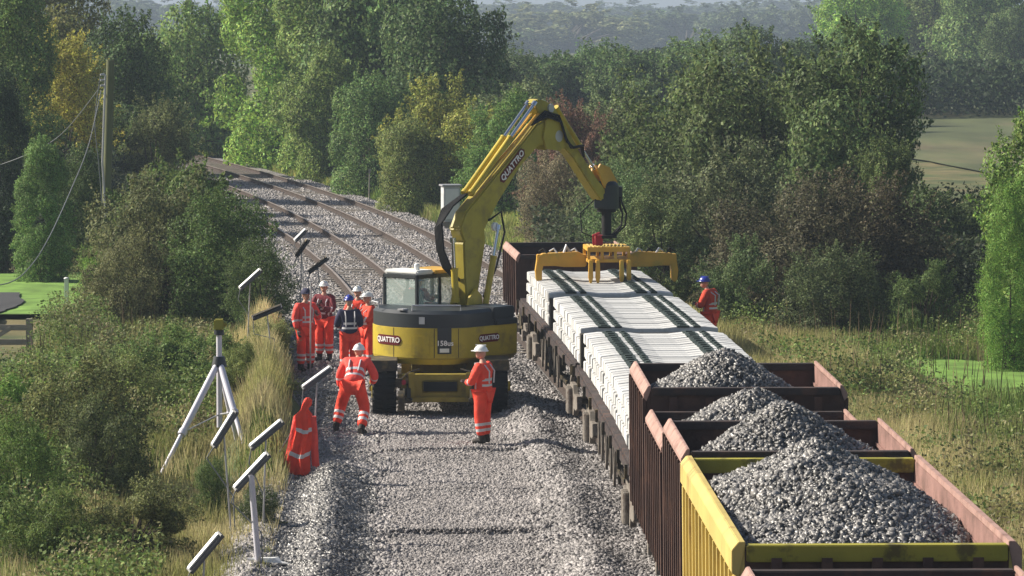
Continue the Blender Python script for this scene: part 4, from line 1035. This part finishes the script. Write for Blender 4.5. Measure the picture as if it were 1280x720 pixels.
wire('pole_cable', [pz(127, 95, 109.8), pz(120, 150, 109.8), pz(124, 200, 109.8), pz(129, 262, 109.8)], .013, 'thin cable hanging straight down beside the pole')
# field gate by the lane
t = empty('field_gate', (-9.75, 91, -.40), 0, 'weathered wooden gate with a diagonal brace at the left edge', 'gate')
for z in (.95, .62, .30):
    b = MB(); b.box((0, 0, z), (3.2, .05, .13)); b.build('rail', M['wood'], t, bevel=.008)
b = MB(); b.bar((.0, -.05, .25), (1.2, -.05, .95), .04, .1); b.build('brace', M['wood'], t, bevel=.008)
for x in (-1.55, 1.6): b = MB(); b.box((x, .03, .45), (.15, .15, 1.4)); b.build('post', M['wood'], t, bevel=.01)
b = MB(); b.box((0, 0, .35), (.11, .11, 1.1)); b.ell((0, 0, .9), (.07, .07, .04), z0=0.); o = b.build('garden_post', M['white'], bevel=.006); o.location = ((83-484)*103/5000, 103, -.1)
tag(o, 'short white post at the lawn edge under the climbing hedge', 'post')
# small rubbish and off-cuts on the ballast edge
for i, (x, y, s_) in enumerate(((-1.78, 56.6, .32), (-1.55, 56.9, .22))):
    b = MB(); vs = [(random.uniform(-s_, s_)*.9, random.uniform(-.09, .09), random.uniform(0, .08)) for _ in range(10)]
    bm = bmesh.new(); [bm.verts.new(v) for v in vs]; bmesh.ops.convex_hull(bm, input=bm.verts); me = bpy.data.meshes.new('plastic_scrap'); bm.to_mesh(me); bm.free(); me.materials.append(M['white'])
    o = link('plastic_scrap', me); o.location = (x, y, bz(x, y)+.05); tag(o, 'crumpled white plastic scrap at the foot of the %s' % ('stout white light post' if i == 0 else 'ballast bank, the smaller one'), 'scrap')

# ------------------------------------------------------------------ foliage
def rand_dirs(n):
    v = RNG.normal(size=(n, 3)); return v/np.linalg.norm(v, axis=1)[:, None]
def leaf_quads(P, N, size, jit=.6):
    n = len(P); N = N+RNG.normal(0, jit, (n, 3)); N /= np.linalg.norm(N, axis=1)[:, None]
    A = np.cross(N, RNG.normal(size=(n, 3))); A /= np.linalg.norm(A, axis=1)[:, None]; B = np.cross(N, A)
    s_ = size*RNG.uniform(.6, 1.35, (n, 1)); a = A*s_; b = B*s_*.55
    V = np.stack([P-a, P-b+N*s_*.15, P+a, P+b+N*s_*.15], 1).reshape(-1, 3)
    return V, np.arange(4*n).reshape(n, 4)
def crown_np(seed, n, leaf, lobes=30, lr=(.26, .46), squash=(1, 1, 1), sprays=90, spl=.22, up=.1, hollow=.62, sf=.12, asp=1.):
    global RNG
    keep = RNG; RNG = np.random.default_rng(seed); lobes = int(lobes*max(1, asp)); n = int(n*max(.8, asp**.8)); sprays = int(sprays*max(1, asp))
    cz = RNG.uniform(-.95, .95, lobes) if asp < 1.2 else np.linspace(-.95, .95, lobes)+RNG.normal(0, .04, lobes)
    cr = .74*np.sqrt(np.clip(1-np.abs(cz)**3.2, .05, 1))*RNG.uniform(.45, 1.0, lobes)**.6*(1-.12*cz); ca = RNG.uniform(0, 6.283, lobes)
    C = np.stack([cr*np.cos(ca), cr*np.sin(ca), cz*.80], 1)
    C *= np.array(squash); C[:, 2] *= asp; r = RNG.uniform(*lr, lobes)*(asp if asp < 1 else 1)
    w_ = r**2; cnt = RNG.multinomial(int(n*(1-sf)), w_/w_.sum()); Ps, Ns = [], []
    for c_, rr, k in zip(C, r, cnt):
        d = rand_dirs(k); rad = rr*(1-np.abs(RNG.normal(0, .16, (k, 1))))*(1+.12*np.sin(d[:, :1]*9+seed)*np.cos(d[:, 1:2]*8))
        p = c_+d*rad; p[:, 2] = p[:, 2]
        # keep outer skin mostly: drop leaves deep inside other lobes
        dd = np.linalg.norm(p[:, None, :]-C[None], axis=2)/r[None]; inside = (dd < hollow).any(1) & (RNG.random(k) < .85)
        Ps.append(p[~inside]); Ns.append(d[~inside])
    m = sprays; base = rand_dirs(m); base[:, 2] = np.abs(base[:, 2])*1.0-.25
    per = max(4, int(n*sf/m)); C2 = C[RNG.integers(0, lobes, m)]
    for i in range(m):
        d = (C2[i]/max(.2, np.linalg.norm(C2[i]))+RNG.normal(0, .35, 3)+np.array([0, 0, up])); d /= np.linalg.norm(d)
        L_ = RNG.uniform(.5, 1.0)*spl; st = C2[i]+d*RNG.uniform(.2, .36)
        tt = RNG.random(per)**1.1; p = st+d*(tt[:, None]*L_*1.25)+RNG.normal(0, .035, (per, 3))*(1.3-tt[:, None])
        Ps.append(p); Ns.append(np.tile(d*.3, (per, 1))+rand_dirs(per)*.8)
    P = np.concatenate(Ps); N = np.concatenate(Ns)
    V, F = leaf_quads(P, N, leaf, .42); RNG = keep
    return V, F, C
CR = {}
def crown(key, seed, n, leaf, **k):
    asp_ = k.get('asp', 1.)
    V, F, C = crown_np(seed, n, leaf, **k)
    o = np_mesh('crown', V, F, M['leaf']); me = o.data; bpy.data.objects.remove(o)
    b = MB(); rr = random.Random(seed)
    for c_ in C[:40]:
        mid = (c_[0]*.35+rr.uniform(-.06, .06), c_[1]*.35+rr.uniform(-.06, .06), -.55*asp_+(c_[2]+.55*asp_)*.45)
        b.tube([(rr.uniform(-.04, .04), rr.uniform(-.04, .04), -.95*asp_), mid, tuple(c_*.95)], [.030, .018, .006], 5)
    b.tube([(0, 0, -1.1*asp_), (0, 0, -.5*asp_), (0, 0, .1*asp_)], [.055, .042, .02], 8)
    t = b.build('trunk', M['bark']); tm = t.data; bpy.data.objects.remove(t)
    lo = np.percentile(V, .6, axis=0); hi = np.percentile(V, 99.4, axis=0)
    CR.setdefault(key, []).append((me, tm, lo, hi))
KIND = dict(round=((11, 12), 40000, .026, {}), tall=((21, 22), 40000, .028, dict(lobes=34, lr=(.24, .42), up=.2, sprays=90, spl=.2)),
            loose=((31, 32), 42000, .0235, dict(lobes=26, lr=(.18, .36), sprays=150, spl=.38, up=.0, hollow=.5, sf=.2)),
            willow=((41, 42), 40000, .023, dict(lobes=24, sprays=300, spl=.30, up=.5, lr=(.2, .38), sf=.25)),
            hedge=((51,), 42000, .024, dict(lobes=60, lr=(.2, .34), sprays=200, spl=.12, up=.5)),
            fine=((61, 62), 46000, .0205, dict(lobes=36, lr=(.22, .4), sprays=260, spl=.26, up=.3, sf=.2)),
            far=((71, 72), 15000, .040, dict(lobes=40, lr=(.2, .36), sprays=60, spl=.15)))
ASP = [.62, .95, 1.4, 2.0, 2.9]
def get_crown(kind, a, i):
    q = min(range(len(ASP)), key=lambda j: abs(math.log(ASP[j]/a))); key = (kind, q)
    if key not in CR:
        sd_, n_, lf, kw = KIND[kind]
        for s_ in sd_[:2 if kind in ('round', 'fine', 'loose') else 1]: crown(key, s_+100*q, n_, lf, asp=ASP[q], **kw)
    return CR[key][i % len(CR[key])]
NT = [0]; FOL = 2.1
def tree(px, D, wpx, top_py, col, kind, label, name='tree', cat='tree', group=None, zb=None, depth=1., dx=0., bare=0.):
    """px: centre in the photograph's columns, wpx: its width there, top_py: where it ends; D: distance"""
    x = (px-484)*D/5000+dx; wv = wpx*D/5000; zt = 8.2-(top_py+12)*D/5000
    g = float(terr(x, D)) if zb is None else zb
    H = zt-g; NT[0] += 1
    me, tm, lo, hi = get_crown(kind, H/max(.1, wv), NT[0])
    t = empty(name, (x, D, g), 0, label, cat, group)
    rz = random.uniform(0, 6.28); bare_ = H*bare-.10*H
    sxy = wv/(.5*(hi[0]-lo[0]+hi[1]-lo[1])); sz = (H-bare_)/(hi[2]-lo[2])
    c_ = link('crown', me, t); c_.location = (0, 0, bare_-lo[2]*sz); c_.scale = (sxy, sxy*depth, sz); c_.rotation_euler = (0, 0, rz)
    k = FOL*(.92+.16*random.random()); c_.color = (k*col[0]*1.06*(.95+.1*random.random()), k*col[1]*1.02, k*col[2]*.86, 1)
    tr = link('trunk', tm, t); tr.location = c_.location; tr.scale = c_.scale; tr.rotation_euler = c_.rotation_euler
    return t
LG = (.115, .175, .045); MG = (.075, .115, .035); DG = (.045, .072, .028); BG = (.10, .20, .03); GG = (.085, .105, .055); BR = (.085, .072, .042); YG = (.135, .15, .04); PU = (.11, .072, .06); YE = (.21, .20, .05); OL = (.09, .10, .04)
GT = 'trees along the left side of the railway'
tree(232, 205, 170, 8, (.085, .13, .045), 'round', 'rounded mid green tree where the railway disappears, left of the bend', group=GT)
tree(180, 182, 110, 60, MG, 'round', 'dark leafy tree just right of the telegraph pole top', group=GT)
tree(60, 175, 190, -60, OL, 'round', 'tall olive green tree at the top left corner', group=GT)
tree(20, 140, 120, -30, MG, 'round', 'dark green tree cut by the left edge, above the cables', group=GT)
tree(75, 146, 130, 44, YE, 'loose', 'yellow leaved tree at upper left behind the cables', group=GT)
tree(160, 160, 130, 20, DG, 'round', 'dark tree directly behind the telegraph pole', group=GT)
tree(120, 150, 100, 125, DG, 'loose', 'shadowy shrub behind the foot of the telegraph pole', 'shrub', 'shrub')
tree(195, 150, 120, 128, (.07, .08, .035), 'loose', 'brownish bush left of where the track bends away', 'bush', 'bush')
tree(205, 158, 70, 150, MG, 'round', 'small bush at the bend, next to the far rails', 'bush', 'bush', dx=-.8)
tree(55, 112, 72, 175, (.08, .13, .045), 'tall', 'narrow bright green clipped hedge tree beside the lawn', 'hedge_tree', 'hedge')
tree(2, 116, 75, 90, (.02, .035, .02), 'round', 'nearly black evergreen at the left edge above the lane', 'evergreen_tree', 'tree')
tree(105, 118, 80, 185, DG, 'round', 'dark shrub between clipped hedge and telegraph pole', 'shrub', 'shrub')
tree(150, 108, 80, 292, MG, 'loose', 'green shrub wrapped round the foot of the telegraph pole', 'shrub', 'shrub', dx=-.2)
tree(195, 99, 190, 222, (.070, .078, .04), 'fine', 'large grey brown bush, left half of the big thicket beside the lights', 'bush', 'bush')
tree(280, 97, 150, 238, (.055, .085, .030), 'fine', 'large dark green bush beside the left hand rails', 'bush', 'bush')
tree(212, 102, 170, 205, (.06, .085, .03), 'round', 'green bush filling the back of the big thicket', 'bush', 'bush')
tree(150, 96, 110, 290, (.09, .095, .05), 'fine', 'grey green twiggy bush at the left foot of the big thicket', 'bush', 'bush')
tree(325, 94, 85, 300, DG, 'fine', 'low dark bush behind the leftmost workers', 'bush', 'bush')
tree(122, 98, 62, 318, (.12, .20, .05), 'loose', 'light green shrub at the lawn corner', 'shrub', 'shrub')
tree(88, 66, 200, 445, (.07, .08, .035), 'fine', 'dark brownish bramble mound at the lower left', 'bramble', 'bush')
tree(120, 64, 130, 500, (.05, .065, .03), 'fine', 'dark bramble in front of the mound at lower left', 'bramble', 'bush')
tree(70, 74, 150, 455, (.10, .15, .045), 'loose', 'sunlit weedy bush between the gate and the bramble mound', 'bush', 'bush')
tree(165, 76, 110, 440, (.09, .12, .045), 'fine', 'rounded green bush behind the bramble mound, left of the tripod', 'bush', 'bush')
tree(255, 84, 90, 408, (.10, .14, .05), 'loose', 'tall light weeds behind the tripod head', 'weed_clump', 'weeds')
tree(345, 83, 50, 400, (.13, .14, .06), 'loose', 'straw coloured tall weeds at the ballast edge behind the leftmost lights', 'weed_clump', 'weeds', dx=-.1)
tree(165, 58, 150, 600, (.085, .10, .045), 'fine', 'greyish bramble bush at the bottom left, in front of the dark mound', 'bramble', 'bush')
tree(5, 68, 90, 470, (.09, .15, .04), 'round', 'bright green bush cut by the left edge below the gate', 'bush', 'bush')
tree(25, 60, 110, 520, (.075, .115, .035), 'fine', 'green bush cut by the bottom left corner', 'bush', 'bush')
tree(60, 57, 120, 610, (.06, .09, .03), 'fine', 'low green bush at the bottom edge, left', 'bush', 'bush')
tree(25, 80, 120, 452, (.07, .14, .03), 'loose', 'bright weedy shrub below the wooden gate', 'shrub', 'shrub')
tree(110, 80, 130, 432, (.07, .095, .04), 'loose', 'mixed weedy shrub right of the wooden gate', 'shrub', 'shrub')
tree(200, 80, 150, 412, (.07, .105, .035), 'willow', 'tall weeds in front of the big thicket, left of the tripod', 'weed_clump', 'weeds')
tree(300, 79, 60, 430, (.10, .13, .05), 'willow', 'tuft of tall weeds in the straw grass right of the tripod', 'weed_clump', 'weeds')
tree(352, 77, 46, 470, (.09, .11, .05), 'loose', 'leafy weeds hanging over the edge of the left ballast', 'weed_clump', 'weeds')
tree(262, 63, 50, 575, (.05, .08, .03), 'fine', 'small dark weed clump between the tripod and the near lights', 'weed_clump', 'weeds')
tree(330, 61, 60, 610, (.045, .065, .03), 'fine', 'dark bramble at the foot of the ballast bank, under the orange coat', 'bramble', 'bush', dx=-.1)
tree(262, 225, 90, 120, (.08, .09, .05), 'fine', 'dull scrub where the railway goes out of sight', 'bush', 'bush')
tree(290, 232, 80, 130, (.085, .10, .05), 'fine', 'low scrub between the bend and the tall row', 'bush', 'bush')
tree(215, 185, 90, 150, (.07, .08, .04), 'fine', 'dull twiggy bush left of the far bend', 'bush', 'bush', dx=-1.5)
GC = 'trees right of the bend'
tree(345, 192, 150, -75, LG, 'tall', 'light green tall tree, left one of the row at the bend', group=GC)
tree(412, 186, 150, -60, (.10, .15, .05), 'tall', 'second tall tree of the row at the bend, leafy to the ground', group=GC)
tree(475, 184, 190, -85, (.075, .115, .045), 'round', 'broad tall tree in the middle of the row at the bend', group=GC)
tree(550, 172, 170, -15, (.05, .08, .035), 'round', 'darkest tree ending the row at the bend', group=GC)
tree(405, 178, 110, 60, (.105, .15, .05), 'tall', 'shorter bright tree in front of the row at the bend', group=GC)
tree(462, 165, 110, 95, (.075, .12, .045), 'round', 'mid green bush at the foot of the row, beside the rails', 'bush', 'bush')
tree(560, 154, 160, 100, YG, 'willow', 'yellow green rounded bush left of the excavator boom', 'bush', 'bush')
tree(510, 152, 90, 150, (.10, .13, .05), 'round', 'green bush beside the marker post', 'bush', 'bush')
tree(632, 146, 110, 118, (.085, .14, .045), 'willow', 'green bush directly behind the lower boom', 'bush', 'bush')
tree(650, 165, 130, 105, GG, 'round', 'grey green bush behind the boom tip', 'bush', 'bush')
tree(715, 132, 110, 130, PU, 'loose', 'purple brown bush right of the boom', 'bush', 'bush')
tree(690, 126, 95, 190, (.095, .085, .06), 'fine', 'pinkish brown bush under the bent arm of the excavator', 'bush', 'bush')
tree(770, 136, 130, 128, GG, 'round', 'grey green bush behind the rotator', 'bush', 'bush')
tree(790, 112, 120, 205, (.065, .095, .045), 'fine', 'dense green bush right behind the hanging column', 'bush', 'bush')
tree(745, 122, 100, 230, (.085, .095, .055), 'loose', 'dull bush beyond the empty far wagon', 'bush', 'bush')
tree(865, 124, 260, 84, (.062, .088, .035), 'fine', 'large green hawthorn in the middle right', group='trees right of the wagons')
tree(965, 121, 280, 66, (.058, .08, .034), 'fine', 'broad olive hawthorn in the middle right', group='trees right of the wagons')
tree(1070, 117, 200, 40, (.05, .072, .03), 'round', 'tall dark tree with an uneven top, left of the field', group='trees right of the wagons')
tree(1112, 112, 100, 178, (.055, .08, .03), 'loose', 'dark tree with branches reaching over the field', group='trees right of the wagons')
tree(905, 108, 190, 180, (.07, .088, .052), 'willow', 'grey green willowy bush above the sleeper stacks', 'bush', 'bush')
tree(830, 104, 130, 235, (.07, .095, .045), 'willow', 'green sprouting bush beside the lifting beam', 'bush', 'bush')
tree(985, 100, 220, 228, (.05, .05, .034), 'fine', 'brown green bush behind the lone blue helmeted worker', 'bush', 'bush')
tree(1085, 101, 200, 222, (.045, .042, .028), 'fine', 'dark brownish bush in the middle of the right side', 'bush', 'bush')
tree(930, 97, 110, 300, (.06, .085, .04), 'willow', 'low green bush right of the blue helmeted worker', 'bush', 'bush')
tree(1040, 95, 150, 310, (.045, .06, .03), 'fine', 'low shadowed bush above the weedy bank', 'bush', 'bush')
tree(1185, 108, 150, 240, (.04, .06, .025), 'round', 'deep green bush under the field edge', 'bush', 'bush')
tree(1250, 112, 130, 245, (.04, .06, .025), 'round', 'dark bush at the right edge under the field', 'bush', 'bush')
tree(1320, 92, 180, 135, (.09, .15, .04), 'round', 'bright green small tree cut by the right edge', 'tree', 'tree')
tree(1268, 88, 80, 230, (.08, .14, .035), 'fine', 'bright leafy bush at the right edge, above the weeds', 'bush', 'bush')
tree(1160, 97, 90, 330, (.06, .09, .035), 'willow', 'low weeds at the foot of the dark bushes on the right', 'weed_clump', 'weeds')
# middle hedge line
GH = 'rounded bushes of the middle hedge'
for i, (px, D, wv, tp, col, lab) in enumerate(((620, 235, 130, 62, (.05, .075, .035), 'shaded hedge bush next to the tall row'), (690, 245, 130, 70, DG, 'rounded dark hedge bush, left'), (745, 250, 110, 55, (.055, .09, .035), 'rounded hedge bush left of centre gap'),
       (815, 240, 150, 62, (.05, .08, .03), 'domed dark green hedge bush in the middle'), (890, 250, 140, 45, (.07, .105, .04), 'green hedge bush with a paler tip'), (960, 240, 150, 35, (.05, .075, .03), 'domed hedge bush just above the hawthorns'),
       (1020, 250, 110, 50, (.05, .08, .035), 'hedge bush at the right end, near the field'), (780, 215, 120, 95, (.06, .09, .04), 'lower front hedge bush'))):
    tree(px, D, wv, tp, col, 'hedge' if i % 2 == 0 else 'round', lab, 'hedge_bush', 'bush', GH)
# trees beyond the field
GF = 'trees beyond the field'
for px, D, wv, tp, col, lab in ((1075, 330, 120, -30, (.13, .20, .05), 'sunlit yellow green tree above the hawthorns'), (1165, 372, 130, -50, (.07, .10, .04), 'tree with a bare visible trunk at the field edge'),
       (1240, 360, 150, -40, (.075, .12, .045), 'broad green tree at the top right corner'), (1110, 390, 110, -40, (.06, .09, .04), 'darker tree behind the sunlit one'), (1275, 340, 90, 10, (.05, .08, .03), 'dark bush at the top right edge'),
       (1200, 400, 110, -20, (.055, .085, .04), 'hazy dark tree between the two field trees')):
    tree(px, D, wv, tp, col, 'round', lab, group=GF)
# hedge beyond the field, and far hazy trees
far = [(590, 470, 140, 25), (640, 520, 120, 18), (715, 500, 190, 8), (795, 560, 150, 14), (860, 540, 150, 10), (925, 520, 110, 8), (985, 580, 160, 5), (1040, 520, 110, 0), (1095, 560, 150, -5), (660, 700, 180, 0), (740, 760, 200, 6), (830, 740, 190, 4),
       (915, 800, 190, 2), (1000, 780, 190, -4), (560, 640, 150, 10), (500, 640, 150, -10), (430, 600, 180, -10), (290, 620, 150, 10), (250, 700, 160, 14), (330, 640, 120, -6), (190, 560, 140, -2), (120, 600, 190, -10), (30, 560, 190, -15), (1160, 640, 200, -15), (1260, 600, 200, -20)]
for i, (px, D, wv, tp) in enumerate(far):
    tree(px, D*2, wv*1.15, tp, random.choice([(.035, .05, .03), (.06, .085, .04), (.045, .06, .03), (.075, .09, .045)]), 'far', 'far hazy blue green tree in the woods along the skyline', 'distant_tree', 'tree', 'hazy trees on the skyline')
# continuous wood behind them
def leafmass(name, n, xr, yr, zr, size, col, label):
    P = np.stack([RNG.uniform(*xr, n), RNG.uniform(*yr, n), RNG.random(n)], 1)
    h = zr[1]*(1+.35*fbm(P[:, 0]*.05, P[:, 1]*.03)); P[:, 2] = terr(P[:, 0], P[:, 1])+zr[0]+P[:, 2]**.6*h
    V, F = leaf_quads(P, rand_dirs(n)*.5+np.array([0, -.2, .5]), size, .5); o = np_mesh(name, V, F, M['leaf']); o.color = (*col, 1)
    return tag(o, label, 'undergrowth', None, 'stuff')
leafmass('distant_wood', 90000, (-260, 330), (1850, 2050), (0, 6.5), 1.2, (.05, .075, .045), 'far off wood closing the view on the skyline')
leafmass('distant_hedge', 30000, (20, 110), (374, 380), (0, 2.6), .22, (.05, .08, .03), 'dark hedge along the far side of the field')
leafmass('distant_hedge', 60000, (5, 60), (262, 285), (0, 3.4), .20, (.055, .085, .035), 'undergrowth joining the bushes of the middle hedge')
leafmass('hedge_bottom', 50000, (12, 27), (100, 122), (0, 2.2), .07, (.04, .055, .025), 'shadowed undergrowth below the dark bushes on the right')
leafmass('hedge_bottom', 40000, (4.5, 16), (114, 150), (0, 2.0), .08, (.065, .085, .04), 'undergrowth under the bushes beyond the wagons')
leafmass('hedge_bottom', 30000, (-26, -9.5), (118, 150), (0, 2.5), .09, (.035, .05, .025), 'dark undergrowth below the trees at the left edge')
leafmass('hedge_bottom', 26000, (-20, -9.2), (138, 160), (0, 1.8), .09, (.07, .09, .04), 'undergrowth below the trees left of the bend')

# ------------------------------------------------------------------ grass and weeds
def blades(name, n, fx, fy, hgt, wd, m, label, mask=None, lean=.3, cat='grass'):
    x = fx(n); y = RNG.uniform(*fy, n); x = x(y) if callable(x) else x
    if mask is not None:
        k = mask(x, y); x, y = x[k], y[k]
    k = ~((x < -7.9) & (y > 80) & (y < 112)) & ~((np.abs(x+3.1) < 1.2) & (y > 65.5) & (y < 70.5) & (hgt > .1) & (RNG.random(len(x)) < .8)); x, y = x[k], y[k]
    n = len(x); z = terr(x, y)-.02
    h = hgt*RNG.uniform(.45, 1.2, n)*(1+.5*fbm(x*.6, y*.5)); a = RNG.uniform(0, 6.283, n)
    dx, dy = np.cos(a)*wd, np.sin(a)*wd; b_ = RNG.uniform(0, 6.283, n); ln = lean*h*RNG.uniform(.2, 1.2, n)
    lx, ly = np.cos(b_)*ln, np.sin(b_)*ln
    P0 = np.stack([x-dx, y-dy, z], 1); P1 = np.stack([x+dx, y+dy, z], 1)
    P2 = np.stack([x+dx*.6+lx*.4, y+dy*.6+ly*.4, z+h*.6], 1); P3 = np.stack([x-dx*.6+lx*.4, y-dy*.6+ly*.4, z+h*.6], 1)
    P4 = np.stack([x+lx+dx*.12, y+ly+dy*.12, z+h], 1); P5 = np.stack([x+lx-dx*.12, y+ly-dy*.12, z+h], 1)
    V = np.stack([P0, P1, P2, P3, P4, P5], 1).reshape(-1, 3); q = np.arange(n)[:, None]*6
    F = np.concatenate([q+np.array([[0, 1, 2, 3]]), q+np.array([[3, 2, 4, 5]])])
    return tag(np_mesh(name, V, F, m), label, cat, None, 'stuff')
def leftx(lo, hi): return lambda n: (lambda y: cx(y)-RNG.uniform(lo, hi, n))
def rightx(lo, hi): return lambda n: (lambda y: cx(y)+RNG.uniform(lo, hi, n))
blades('dry_grass', 75000, leftx(6.5, 10.2), (48, 96), .46, .010, M['grass'], 'long straw coloured grass on the left bank', lambda x, y: fbm(x*.6+3, y*.35) > -.35)
blades('green_grass', 130000, leftx(8.6, 17), (48, 100), .42, .012, M['greengrass'], 'green grass and weeds beyond the left bank')
blades('dry_grass', 120000, rightx(2.2, 6.4), (42, 112), .50, .010, M['grass'], 'long straw coloured grass right of the wagons')
blades('green_grass', 130000, rightx(5.6, 18), (48, 104), .50, .013, M['greengrass'], 'green weedy grass on the right bank', lambda x, y: ~((x > 11.3) & (x < 16.5) & (y > 81) & (y < 90)))
blades('green_grass', 80000, rightx(2.3, 8), (112, 215), .40, .03, M['greengrass'], 'grass strip beyond the wagons and along the bend')
blades('verge_grass', 60000, rightx(2.4, 6.5), (168, 225), .35, .03, M['straw'], 'bright straw coloured verge at the far bend')
blades('verge_grass', 40000, rightx(2.5, 5.5), (98, 150), .40, .02, M['straw'], 'bright straw coloured grass beyond the far wagon and cabinet')
blades('verge_grass', 26000, leftx(6.4, 9), (96, 200), .4, .025, M['greengrass'], 'grass between the rails and the left bushes')
blades('lawn_grass', 16000, lambda n: RNG.uniform(11.2, 16.6, n), (80.8, 90.2), .05, .012, M['lawn'], 'short bright mown grass of the right lawn', lean=.5)
def weeds(name, n, xf, yr, h, size, m, label, thr=.0):
    x = xf(n); y = RNG.uniform(*yr, n); x = x(y) if callable(x) else x
    f = fbm(x*.55+11, y*.42+2); k = (f > thr) & ~((x < -7.9) & (y > 78) & (y < 112)) & ~((np.abs(x+3.1) < 1.3) & (y > 64.5) & (y < 71)) & ~((x > 11.2) & (x < 16.6) & (y > 80.8) & (y < 90.2)); x, y, f = x[k], y[k], f[k]
    n = len(x); z = terr(x, y)+RNG.random(n)**.8*h*np.clip((f-thr)*2.2, .15, 1.2)
    V, F = leaf_quads(np.stack([x, y, z], 1), rand_dirs(n)*.6+np.array([0, 0, .5]), size, .5)
    return tag(np_mesh(name, V, F, m), label, 'undergrowth', None, 'stuff')
weeds('weeds', 230000, leftx(7.9, 17), (50, 98), .95, .036, M['weed'], 'leafy weeds and brambles on the left bank', -.3)
weeds('bramble_patch', 90000, leftx(6.8, 10.5), (52, 92), .70, .034, M['weed'], 'darker bramble patches among the straw grass by the lights', .25)
weeds('weeds', 260000, rightx(4.2, 19), (50, 104), .9, .038, M['weed'], 'leafy weeds and brambles on the right bank', -.15)
weeds('weeds', 26000, leftx(6.9, 9), (52, 94), .45, .03, M['weed'], 'sparse low weeds at the edge of the left ballast', .1)
weeds('weeds', 26000, rightx(2.6, 5), (50, 110), .45, .03, M['weed'], 'sparse low weeds beside the wagons', .1)
blades('short_grass', 26000, lambda n: RNG.uniform(-4.5, -1.9, n), (63, 72), .09, .012, M['greengrass'], 'trampled short grass round the tripod feet', lean=.8)
# dry stalks standing above the weeds
for sd_, fx_, yr_, n_, lab in ((1, rightx(5, 17), (56, 100), 1500, 'tall dead stalks standing in the right bank weeds'), (2, leftx(9, 16), (56, 96), 900, 'tall dead stalks standing in the left bank weeds')):
    blades('dead_stalks', n_, fx_, yr_, 1.1, .012, mat('dead_stalk', (.12, .08, .05), .9, .2, 3, island=.5), lab, lean=.15, cat='weeds')

# ------------------------------------------------------------------ haze
hm = bpy.data.materials.new('haze'); hm.use_nodes = True; n = hm.node_tree; n.nodes.clear()
out = n.nodes.new('ShaderNodeOutputMaterial'); pv = n.nodes.new('ShaderNodeVolumePrincipled')
pv.inputs['Color'].default_value = (.66, .80, 1, 1); pv.inputs['Density'].default_value = HAZE = .00034; pv.inputs['Anisotropy'].default_value = .2
n.links.new(pv.outputs[0], out.inputs['Volume'])
b = MB(); b.b2((-1000, -60, -9.5), (1100, 3600, 24)); tag(b.build('haze', hm), kind='stuff')
print('objects', len(bpy.data.objects), 'polys', sum(len(m_.polygons) for m_ in bpy.data.meshes))
